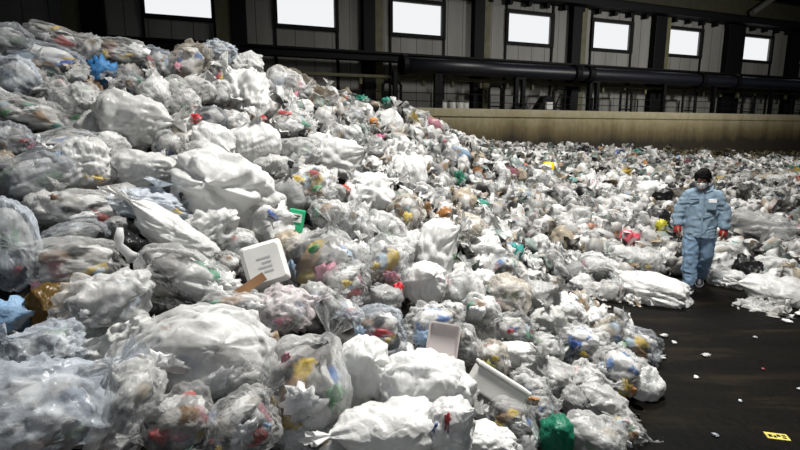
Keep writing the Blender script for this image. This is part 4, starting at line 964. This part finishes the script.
specs.sort(key=lambda q: q[7])
for k, (px, py, size, t, kind, tint, look, d0, dw, s) in enumerate(specs):
    key = (look, dw, s); rank[key] = rank.get(key, 0) + 1; n_ = rank[key]
    label = ('small %s bag %s %s' % (look, dw, s)) if n_ == 1 else ('%s small %s bag %s %s' % (ORD[n_ - 1], look, dw, s))
    asp = g.uniform(0.7, 1.0)
    new_bag(px, py, size * 1.15, size * 1.15 * asp, g.uniform(-50, 50), kind, tint, label, 'small bags among the rubbish', MID, int(g.integers(12)), lift=0.05, knot=bool(size > 24))

# ------------------------------------------------------------------ everything smaller: torn bags and scraps in one mass
wk_x, wk_y = on_floor(694, 288)[:2]
def scatter():
    g = np.random.default_rng(5)
    shapes = []
    for s_ in (2, 3):
        u, fcs = ico(s_); row = []
        for k in range(14):
            r_ = 1 + folds(u, 500 + k * 7, 4, 1.3, 0.5) + folds(u, 560 + k * 7, 5, 3.2, 0.34) + 0.2 * vnoise(u * 1.6 + k * 3, k)
            p_ = u * np.clip(r_, 0.25, 2)[:, None]
            row.append(p_ / ((p_.max(0) - p_.min(0)).max() / 2))
        shapes.append((row, fcs))
    n = 11; gx = np.linspace(-1, 1, n); X_, Z_ = np.meshgrid(gx, gx); flat = []
    ii = np.arange(n * n).reshape(n, n); ff = np.stack([ii[:-1, :-1].ravel(), ii[:-1, 1:].ravel(), ii[1:, 1:].ravel(), ii[1:, :-1].ravel()], 1)
    ff = np.concatenate([ff[:, [0, 1, 2]], ff[:, [0, 2, 3]]])
    for k in range(14):
        q = np.stack([X_.ravel(), Z_.ravel() , np.zeros(n * n)], 1)
        q = q * (1 + 0.3 * vnoise(q * 1.7 + k * 5, k))[:, None]
        q[:, 2] = 0.75 * vnoise(q * 1.1 + k * 7, k + 3) + folds(q, 700 + k, 5, 1.3, 0.8) + folds(q, 740 + k, 4, 2.6, 0.5)
        flat.append(q)
    Vs, Fs, Cs, base = [], [], [], 0
    pts = []
    for y in np.arange(1.2, 25.5, 0.20):
        st = 0.17 if y < 6 else 0.20
        for x in np.arange(-5.0, 19, st):
            pts.append((x + g.uniform(-0.12, 0.12), y + g.uniform(-0.12, 0.12)))
    pts = np.array(pts); H = np.concatenate([heap_h(c) for c in np.array_split(pts, 30)])
    for (x, y), h in zip(pts, H):
        if h < -0.02: continue
        pw = np.array([x, y, h]); ow = (pw - P0) @ NW
        if ow > -2.05: continue
        px, py, t = project(pw)
        if px < -60 or px > 860 or py > 520: continue
        if y > 8 and x < -1.5 - 0.0 * y and py < 40: continue
        far = t > 7.5
        if t < 5.0 and g.random() < 0.55: continue
        if t > 9 and g.random() < 0.12: continue
        sz = g.uniform(0.06, 0.15) if t < 4.5 else g.uniform(0.08, 0.19) if t < 8 else g.uniform(0.10, 0.24)
        if h < 0.08: sz *= 0.7
        lib, fcs = shapes[0 if far else 1]
        v = lib[int(g.integers(14))]
        if (x - wk_x) ** 2 + (y - wk_y) ** 2 < 0.40 ** 2 or (abs(x - wk_x - 0.15) < 0.4 and -0.9 < y - wk_y < 0.05): continue
        if g.random() < 0.45: v, fcs = flat[int(g.integers(14))], ff
        an = g.uniform(0, 2 * PI, 3)
        R = np.array(Euler(an).to_matrix())
        sc = np.array([1, g.uniform(0.5, 1), g.uniform(0.3, 0.8)]) * sz
        q = (v * sc) @ R.T
        q = q + pw + np.array([0, 0, (-0.11 if t < 5.5 else 0.0) + g.uniform(-0.06, 0.06)])
        q[:, 2] = np.maximum(q[:, 2], 0.004)
        rv = g.random()
        if rv < 0.50: c1 = np.array([0.74, 0.74, 0.73]) * g.uniform(0.75, 1.1)
        elif rv < 0.70: c1 = np.array([0.50, 0.49, 0.465]) * g.uniform(0.7, 1.15)
        elif rv < 0.85: c1 = np.array([0.26, 0.32, 0.30]) * g.uniform(0.5, 1.2)
        elif rv < 0.955: c1 = np.array([0.03, 0.03, 0.03])
        else:
            c1 = np.array([RED, YEL, BLU, GRN, TEAL, PNK, BRN, ORNG, LBL, (0.45, 0.33, 0.18), (0.45, 0.33, 0.18)][int(g.integers(11))]) * g.uniform(0.5, 0.9); c1 = 0.8 * c1 + 0.2 * c1.mean()
        c2 = np.array([(0.75, 0.75, 0.74), (0.45, 0.43, 0.39), (0.15, 0.145, 0.13), (0.12, 0.12, 0.12), (0.34, 0.25, 0.16)][int(g.integers(5))])
        msk = (vnoise(v * 2.2 + g.uniform(0, 50), 4) > 0.22)[:, None]
        if ow > -5.0 + 2.5 * g.random() and x > 9.0 + 1.5 * g.random(): c1, c2 = np.array([0.10, 0.085, 0.05]) * g.uniform(0.3, 1.4), np.array([0.05, 0.042, 0.025])   # brown rubbish by the wall, shade there put into its colour
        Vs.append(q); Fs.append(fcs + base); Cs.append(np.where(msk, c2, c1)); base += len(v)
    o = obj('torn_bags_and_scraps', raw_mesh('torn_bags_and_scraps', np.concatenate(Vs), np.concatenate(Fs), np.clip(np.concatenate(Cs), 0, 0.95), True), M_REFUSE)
    tag(o, 'countless torn bags, film and scraps of rubbish covering the slopes', 'rubbish', kind='stuff')
    print('SCRAPS', len(Vs), base)
scatter()

# ------------------------------------------------------------------ litter on the dark floor
FLOOR_LIT = [(706, 356, 11, 6, (0.5, 0.5, 0.5), 'grey scrap on the dark floor right of the heap tip'), (696, 378, 7, 5, (0.85, 0.85, 0.85), 'white scrap in the middle of the dark floor'),
 (740, 402, 5, 6, (0.75, 0.78, 0.85), 'pale blue scrap on the floor above the yellow tag'), (715, 436, 8, 5, (0.3, 0.32, 0.36), 'dull scrap on the floor left of the yellow tag'),
 (799, 390, 5, 6, (0.7, 0.75, 0.8), 'white scrap on the floor at the right edge'), (609, 308, 6, 5, (0.75, 0.62, 0.5), 'cream scrap on the floor between the two heaps'),
 (594, 299, 6, 4, (0.6, 0.55, 0.45), 'tan scrap on the floor by the heap toe'), (657, 358, 20, 9, (0.55, 0.56, 0.57), 'grey crumpled film scrap at the heap tip'),
 (787, 322, 12, 6, (0.75, 0.77, 0.8), 'white scrap on the floor under the thin film at right'), (688, 301, 10, 3, (0.8, 0.8, 0.8), 'thin white scrap at the feet of the worker'),
 (664, 337, 9, 8, (0.72, 0.72, 0.72), 'white crumpled strip at the heap tip above the grey film scrap'), (674, 343, 7, 4, (0.66, 0.66, 0.66), 'tiny white strip right of the heap tip'), (763, 370, 4, 3, (0.35, 0.05, 0.05), 'tiny red scrap on the dark floor'),
 (755, 338, 5, 3, (0.5, 0.5, 0.52), 'tiny grey scrap on the floor below the right-edge bag')]
for (px, py, w_, h_, col, label) in FLOOR_LIT:
    p = on_floor(px, py); t = project(p)[2]
    o = obj('litter_scrap', LUMPS[int(rng.integers(6))], M_ITEM); o.color = (*col, 1)
    sx, sz = w_ / FPX * t / 2, max(0.012, 0.5 * h_ / FPX * t / 2)
    o.scale = (sx, sx * 0.8, sz); o.location = (p[0], p[1], sz * 0.9); o.rotation_euler = (0, 0, float(rng.uniform(0, 6)))
    tag(o, label, 'scrap')
p = on_floor(777, 437); t = project(p)[2]
ro = empty('hazard_tag', (p[0], p[1], 0.001), math.radians(-14)); tag(ro, 'yellow tag with black pattern lying on the dark floor', 'tag')
ly, lx = 0.042, 20 / FPX * t / 2
mb = MB(); mb.box(-lx, -ly, 0, lx, ly, 0.006); mb.build('card', plain('yellow_tag', (0.60, 0.50, 0.10), 0.5, noise=0.15, scale=12), ro)
mb = MB()
for a, b_, c_, d_ in [(-0.8, -0.5, -0.45, 0.3), (-0.35, -0.6, -0.1, 0.1), (0.0, -0.2, 0.3, 0.5), (0.4, -0.6, 0.75, -0.2), (0.45, 0.1, 0.8, 0.5)]:
    mb.box(a * lx, b_ * ly, 0.0055, c_ * lx, d_ * ly, 0.0075)
mb.build('black_marks', M_FRAME, ro)

# ------------------------------------------------------------------ the worker
def remesh(mb, name, vox, smooth_it, mat, parent, disp=None, sub=0):
    me = mb.mesh(name); o = bpy.data.objects.new(name, me); COL.objects.link(o)
    m = o.modifiers.new('r', 'REMESH'); m.mode = 'VOXEL'; m.voxel_size = vox
    s = o.modifiers.new('s', 'SMOOTH'); s.iterations = smooth_it; s.factor = 0.5
    dg = bpy.context.evaluated_depsgraph_get()
    me2 = bpy.data.meshes.new_from_object(o.evaluated_get(dg)); o.modifiers.clear(); o.data = me2
    bpy.data.meshes.remove(me)
    n = len(me2.vertices); co = np.zeros(n * 3, np.float32); me2.vertices.foreach_get('co', co); co = co.reshape(-1, 3).astype(float)
    if disp is not None:
        no = np.zeros(n * 3, np.float32); me2.vertices.foreach_get('normal', no); no = no.reshape(-1, 3)
        co = co + no * disp(co)[:, None]; me2.vertices.foreach_set('co', co.astype(np.float32).ravel())
    me2.polygons.foreach_set('use_smooth', np.ones(len(me2.polygons), bool)); me2.name = name; me2.update()
    me2.materials.clear(); me2.materials.append(mat); o.parent = parent
    return o
def ring(cx, cy, cz, rx, ry, n=20, tx=0.0, ty=0.0):
    return [(cx + rx * math.cos(2 * PI * j / n), cy + ry * math.sin(2 * PI * j / n), cz + tx * rx * math.cos(2 * PI * j / n) + ty * ry * math.sin(2 * PI * j / n)) for j in range(n)]

pf = on_floor(694, 288)
wk = empty('person', (pf[0], pf[1], 0.0), -math.atan2(pf[0], pf[1]) + 0.06)
tag(wk, 'worker in pale blue jacket and trousers, white mask and red gloves, walking with head bowed', 'person')
# local frame: x to image right, y away from the camera, z up; the worker faces -y
M_SKIN = plain('skin', (0.36, 0.19, 0.12), 0.5)
M_HAIR = plain('black_hair', (0.004, 0.0035, 0.0035), 0.75, 0.1, bump=0.3)
M_CLOTH = plain('pale_blue_cloth', (0.235, 0.325, 0.41), 0.85, 0.2, noise=0.10, scale=9, bump=0.35)
M_CLOTH2 = plain('blue_trousers', (0.20, 0.30, 0.42), 0.85, 0.2, noise=0.12, scale=9, bump=0.35)
M_MASK = plain('white_mask', (0.90, 0.90, 0.90), 0.8)
M_RED = plain('red_glove', (0.40, 0.03, 0.03), 0.6)
M_SHOE = plain('dark_shoe', (0.02, 0.022, 0.03), 0.5)
M_NAVY = plain('navy_shirt', (0.02, 0.025, 0.05), 0.8)
# joints
HL, HR = (-0.085, 0, 0.90), (0.085, 0, 0.90)
KL, KR = (-0.095, -0.07, 0.49), (0.105, 0.03, 0.50)
AL, AR = (-0.075, -0.10, 0.09), (0.075, 0.20, 0.17)
SL, SR = (-0.185, 0.0, 1.405), (0.185, 0.0, 1.405)
EL, ER = (-0.262, 0.02, 1.12), (0.262, 0.02, 1.12)
WLh, WR = (-0.285, -0.04, 0.885), (0.285, -0.02, 0.875)
hc = Vector((-0.025, -0.085, 1.555))
bd = MB()
bd.loft([ring(0, 0, 0.84, 0.13, 0.10), ring(0, 0, 0.95, 0.155, 0.11), ring(0, 0, 1.10, 0.135, 0.095), ring(0, 0, 1.28, 0.145, 0.10), ring(0, 0.0, 1.37, 0.12, 0.085), ring(0, 0.0, 1.44, 0.09, 0.075)])
bd.tube([(0, 0.0, 1.38), (-0.005, -0.015, 1.46), (-0.015, -0.045, 1.52)], [0.062, 0.056, 0.055], 14)
for a, b_, c_ in ((SL, EL, WLh), (SR, ER, WR)):
    bd.tube([tuple(np.array(a) * (0.85, 1, 1) - (0, 0, 0.07)), b_, c_], [0.045, 0.040, 0.030], 12)
for a, b_, c_ in ((HL, KL, AL), (HR, KR, AR)):
    bd.tube([a, b_, c_], [0.085, 0.058, 0.042], 14)
# head, bowed down and turned to the image left
Hm = Matrix.Translation(hc) @ Matrix.Rotation(-0.55, 4, 'Z') @ Matrix.Rotation(0.26, 4, 'X')
def hp(x, y, z): return tuple(Hm @ Vector((x, y, z)))
def hring(z, rx, ry, cy=0.0, n=20): return [hp(rx * math.cos(2 * PI * j / n), cy + ry * math.sin(2 * PI * j / n), z) for j in range(n)]
bd.loft([hring(-0.125, 0.028, 0.03, -0.055), hring(-0.105, 0.045, 0.055, -0.035), hring(-0.06, 0.062, 0.078, -0.015), hring(0.0, 0.073, 0.092), hring(0.05, 0.076, 0.096), hring(0.09, 0.062, 0.078, 0.005), hring(0.115, 0.03, 0.04, 0.01)])
bd.loft([[hp(-0.012, -0.085, -0.035), hp(0.012, -0.085, -0.035), hp(0.012, -0.08, -0.05), hp(-0.012, -0.08, -0.05)], [hp(-0.014, -0.118, -0.035), hp(0.014, -0.118, -0.035), hp(0.012, -0.1, -0.05), hp(-0.012, -0.1, -0.05)], [hp(-0.006, -0.094, 0.015), hp(0.006, -0.094, 0.015), hp(0.006, -0.086, 0.012), hp(-0.006, -0.086, 0.012)]])
for s in (-1, 1):
    bd.tube([hp(s * 0.070, 0.012, 0.022), hp(s * 0.084, 0.018, 0.004), hp(s * 0.074, 0.006, -0.03)], [0.014, 0.020, 0.012], 8, 0.6)
# hands: palm, four fingers, thumb
def hand(wrist, side):
    w0 = Vector(wrist)
    def P(x, y, z): return tuple(w0 + Vector((side * x, y, z)))
    bd.loft([[P(-0.022, -0.03, 0.02), P(0.018, -0.03, 0.02), P(0.018, 0.03, 0.02), P(-0.022, 0.03, 0.02)], [P(-0.020, -0.042, -0.04), P(0.016, -0.042, -0.04), P(0.016, 0.042, -0.04), P(-0.020, 0.042, -0.04)], [P(-0.022, -0.042, -0.085), P(0.012, -0.042, -0.085), P(0.012, 0.040, -0.085), P(-0.022, 0.040, -0.085)]])
    for k, ln in enumerate((0.070, 0.080, 0.074, 0.058)):
        y = -0.033 + 0.0225 * k
        bd.tube([P(-0.004, y, -0.075), P(-0.008, y, -0.085 - ln * 0.45), P(-0.028, y, -0.085 - ln * 0.8), P(-0.050, y, -0.085 - ln * 0.85)], [0.0105, 0.010, 0.009, 0.0075], 8)
    bd.tube([P(-0.008, -0.035, -0.01), P(-0.012, -0.062, -0.045), P(-0.024, -0.066, -0.080), P(-0.034, -0.058, -0.105)], [0.014, 0.013, 0.011, 0.009], 8)
hand(WLh, -1); hand(WR, 1)
remesh(bd, 'body', 0.0055, 4, M_SKIN, wk)

# eyes and brows
fm = MB()
for s in (-1, 1):
    fm.tube([hp(s * 0.046, -0.086, 0.028), hp(s * 0.03, -0.094, 0.032), hp(s * 0.014, -0.096, 0.027)], [0.004, 0.006, 0.004], 6)
fm.build('eyebrows', M_HAIR, wk)
em = MB()
for s in (-1, 1):
    c0 = Vector(hp(s * 0.031, -0.083, 0.006)); u_, f_ = ico(2); em.add(np.array(c0) + u_ * 0.011, f_.tolist())
em.build('eyes', M_MASK, wk, True)
# hair: a thick cap over crown, sides and nape
hr = MB()
hr.loft([hring(-0.055, 0.070, 0.045, 0.058), hring(-0.01, 0.086, 0.070, 0.038), hring(0.035, 0.094, 0.096, 0.018), hring(0.072, 0.096, 0.117, -0.006), hring(0.11, 0.088, 0.104, 0.0), hring(0.140, 0.062, 0.074, 0.004), hring(0.155, 0.028, 0.034, 0.006)])
for s in (-1, 1):
    hr.tube([hp(s * 0.07, -0.055, 0.07), hp(s * 0.084, -0.025, 0.02), hp(s * 0.080, -0.005, -0.03)], [0.026, 0.022, 0.010], 8)
remesh(hr, 'hair', 0.007, 3, M_HAIR, wk, lambda c: 0.010 * vnoise(c * 34, 3) + 0.006 * vnoise(c * 70, 4))
mk = MB()
mk.loft([[hp(0.078 * math.sin(a) * wd, 0.012 - 0.118 * math.cos(a) * dp_, z) for a in np.linspace(-1.25, 1.25, 11)] for z, wd, dp_ in ((-0.012, 0.98, 1.0), (-0.035, 1.0, 1.06), (-0.07, 0.95, 0.98), (-0.11, 0.66, 0.80))], cap=False, closed=False)
o = mk.build('face_mask', M_MASK, wk, True); s_ = o.modifiers.new('t', 'SOLIDIFY'); s_.thickness = 0.006; s_.offset = 1
ml = MB()
for s in (-1, 1):
    ml.tube([hp(s * 0.070, -0.02, -0.02), hp(s * 0.082, 0.02, 0.0)], 0.003, 5)
ml.build('mask_loop', M_MASK, wk)

# jacket
jk = MB()
jk.loft([ring(0, 0.0, 0.735 + 0.02, 0.205, 0.155, 24), ring(0, 0, 0.84, 0.205, 0.155, 24), ring(0, 0, 0.98, 0.205, 0.148, 24), ring(0, 0, 1.15, 0.205, 0.145, 24), ring(0, 0, 1.28, 0.200, 0.142, 24), ring(0, 0, 1.365, 0.178, 0.122, 24), ring(0, 0, 1.43, 0.115, 0.098, 24), ring(0, 0.0, 1.462, 0.085, 0.080, 24)])
for s in (-1, 1):
    a, b_, c_ = (SL, EL, WLh) if s < 0 else (SR, ER, WR)
    e2 = tuple(np.array(c_) + (np.array(b_) - np.array(c_)) * 0.03)
    jk.tube([(s * 0.10, 0, 1.385), (s * 0.165, 0, 1.345), (s * 0.222, 0.01, 1.22), tuple(np.array(b_) + (0, 0, 0.02)), (s * 0.283, 0.0, 1.0), e2], [0.055, 0.082, 0.086, 0.082, 0.076, 0.064], 18)
def wr(c):
    sl = np.clip((np.abs(c[:, 0]) - 0.19) / 0.05, 0, 1)
    return folds(c * np.array([5, 5, 7]), 61, 5, 1.0, 0.016) + 0.012 * vnoise(c * np.array([9, 9, 14]), 3) + sl * 0.010 * vnoise(c * np.array([8, 8, 26]), 8)
remesh(jk, 'jacket', 0.0085, 3, M_CLOTH, wk, wr)
cl_ = MB()
for s in (-1, 1):
    cl_.loft([[(s * 0.020, -0.118, 1.385), (s * 0.095, -0.09, 1.415), (s * 0.10, -0.03, 1.475), (s * 0.05, -0.075, 1.470)], [(s * 0.022, -0.128, 1.388), (s * 0.100, -0.098, 1.418), (s * 0.105, -0.03, 1.488), (s * 0.05, -0.09, 1.482)]])
cl_.build('collar', M_CLOTH, wk)
nv = MB(); nv.loft([[(-0.022, -0.112, 1.445), (0.030, -0.112, 1.445), (0.006, -0.138, 1.370)], [(-0.022, -0.118, 1.447), (0.030, -0.118, 1.447), (0.006, -0.146, 1.368)]]); nv.build('undershirt', M_NAVY, wk)
pk = MB(); pk.box(-0.165, -0.158, 1.283, -0.055, -0.138, 1.297); pk.build('pocket_slit', plain('dark_seam', (0.03, 0.05, 0.09), 0.9), wk)
pk = MB(); pk.box(0.055, -0.164, 1.255, 0.155, -0.14, 1.30); pk.build('name_patch', plain('white_patch', (0.95, 0.95, 0.95), 0.8), wk, bevel=0.004)
pk = MB(); pk.box(0.045, -0.160, 1.16, 0.155, -0.138, 1.285); pk.build('breast_pocket', M_CLOTH, wk, bevel=0.004)
pk = MB(); pk.box(-0.010, -0.166, 0.78, 0.014, -0.142, 1.36); pk.build('placket', M_CLOTH, wk, bevel=0.004)
# red cuffs / glove tops
for wv, s in ((WLh, -1), (WR, 1)):
    gl = MB(); gl.tube([tuple(np.array(wv) + (0, 0, 0.035)), tuple(np.array(wv) + (-s * 0.004, 0, -0.01)), tuple(np.array(wv) + (-s * 0.004, -0.002, -0.045)), tuple(np.array(wv) + (-s * 0.006, -0.002, -0.09))], [0.047, 0.050, 0.054, 0.046], 14); gl.build('red_glove_cuff', M_RED, wk, True)
# trousers
tr_ = MB()
tr_.loft([ring(0, 0, 0.78, 0.175, 0.135, 22), ring(0, 0, 0.88, 0.175, 0.135, 22), ring(0, 0, 0.98, 0.165, 0.12, 22)])
for a, b_, c_ in ((HL, KL, AL), (HR, KR, AR)):
    c2 = tuple(np.array(c_) + (0, 0, -0.02))
    tr_.tube([tuple(np.array(a) + (0, 0, -0.02)), tuple((np.array(a) + np.array(b_)) / 2), b_, tuple((np.array(b_) + np.array(c2)) / 2), c2], [0.112, 0.108, 0.100, 0.092, 0.084], 18)
remesh(tr_, 'trousers', 0.0085, 3, M_CLOTH2, wk, lambda c: folds(c * np.array([6, 6, 6]), 71, 5, 1.0, 0.018) + 0.014 * vnoise(c * np.array([10, 10, 22]), 5) * np.clip((0.75 - c[:, 2]) * 2, 0.3, 1))
# shoes
for (x, y, z), yaw, pitch in ((AL, 0.06, 0.0), (AR, -0.1, -0.45)):
    Ms = Matrix.Translation((x, y, z)) @ Matrix.Rotation(yaw, 4, 'Z') @ Matrix.Rotation(-pitch, 4, 'X')
    def sr(yy, wd, h0, h1): return [tuple(Ms @ Vector((wd * math.cos(t), yy, h0 + (h1 - h0) * (0.5 + 0.5 * math.sin(t))))) for t in np.linspace(0, 2 * PI, 14, endpoint=False)]
    sh = MB(); sh.loft([sr(0.085, 0.022, -0.065, -0.005), sr(0.06, 0.040, -0.072, 0.03), sr(0.0, 0.045, -0.072, 0.035), sr(-0.07, 0.048, -0.072, 0.0), sr(-0.14, 0.050, -0.072, -0.022), sr(-0.185, 0.034, -0.07, -0.04), sr(-0.20, 0.012, -0.065, -0.05)])
    so = sh.build('shoe', M_SHOE, wk, True)
    sl = MB(); sl.loft([[tuple(Ms @ Vector((wd, yy, zz))) for yy, wd in ((0.088, 0.02), (0.07, 0.042), (0.0, 0.047), (-0.07, 0.051), (-0.14, 0.053), (-0.19, 0.034), (-0.207, 0.0), (-0.19, -0.034), (-0.14, -0.053), (-0.07, -0.051), (0.0, -0.047), (0.07, -0.042), (0.088, -0.02))] for zz in (-0.089, -0.066)])
    sl.build('sole', M_MASK, so)
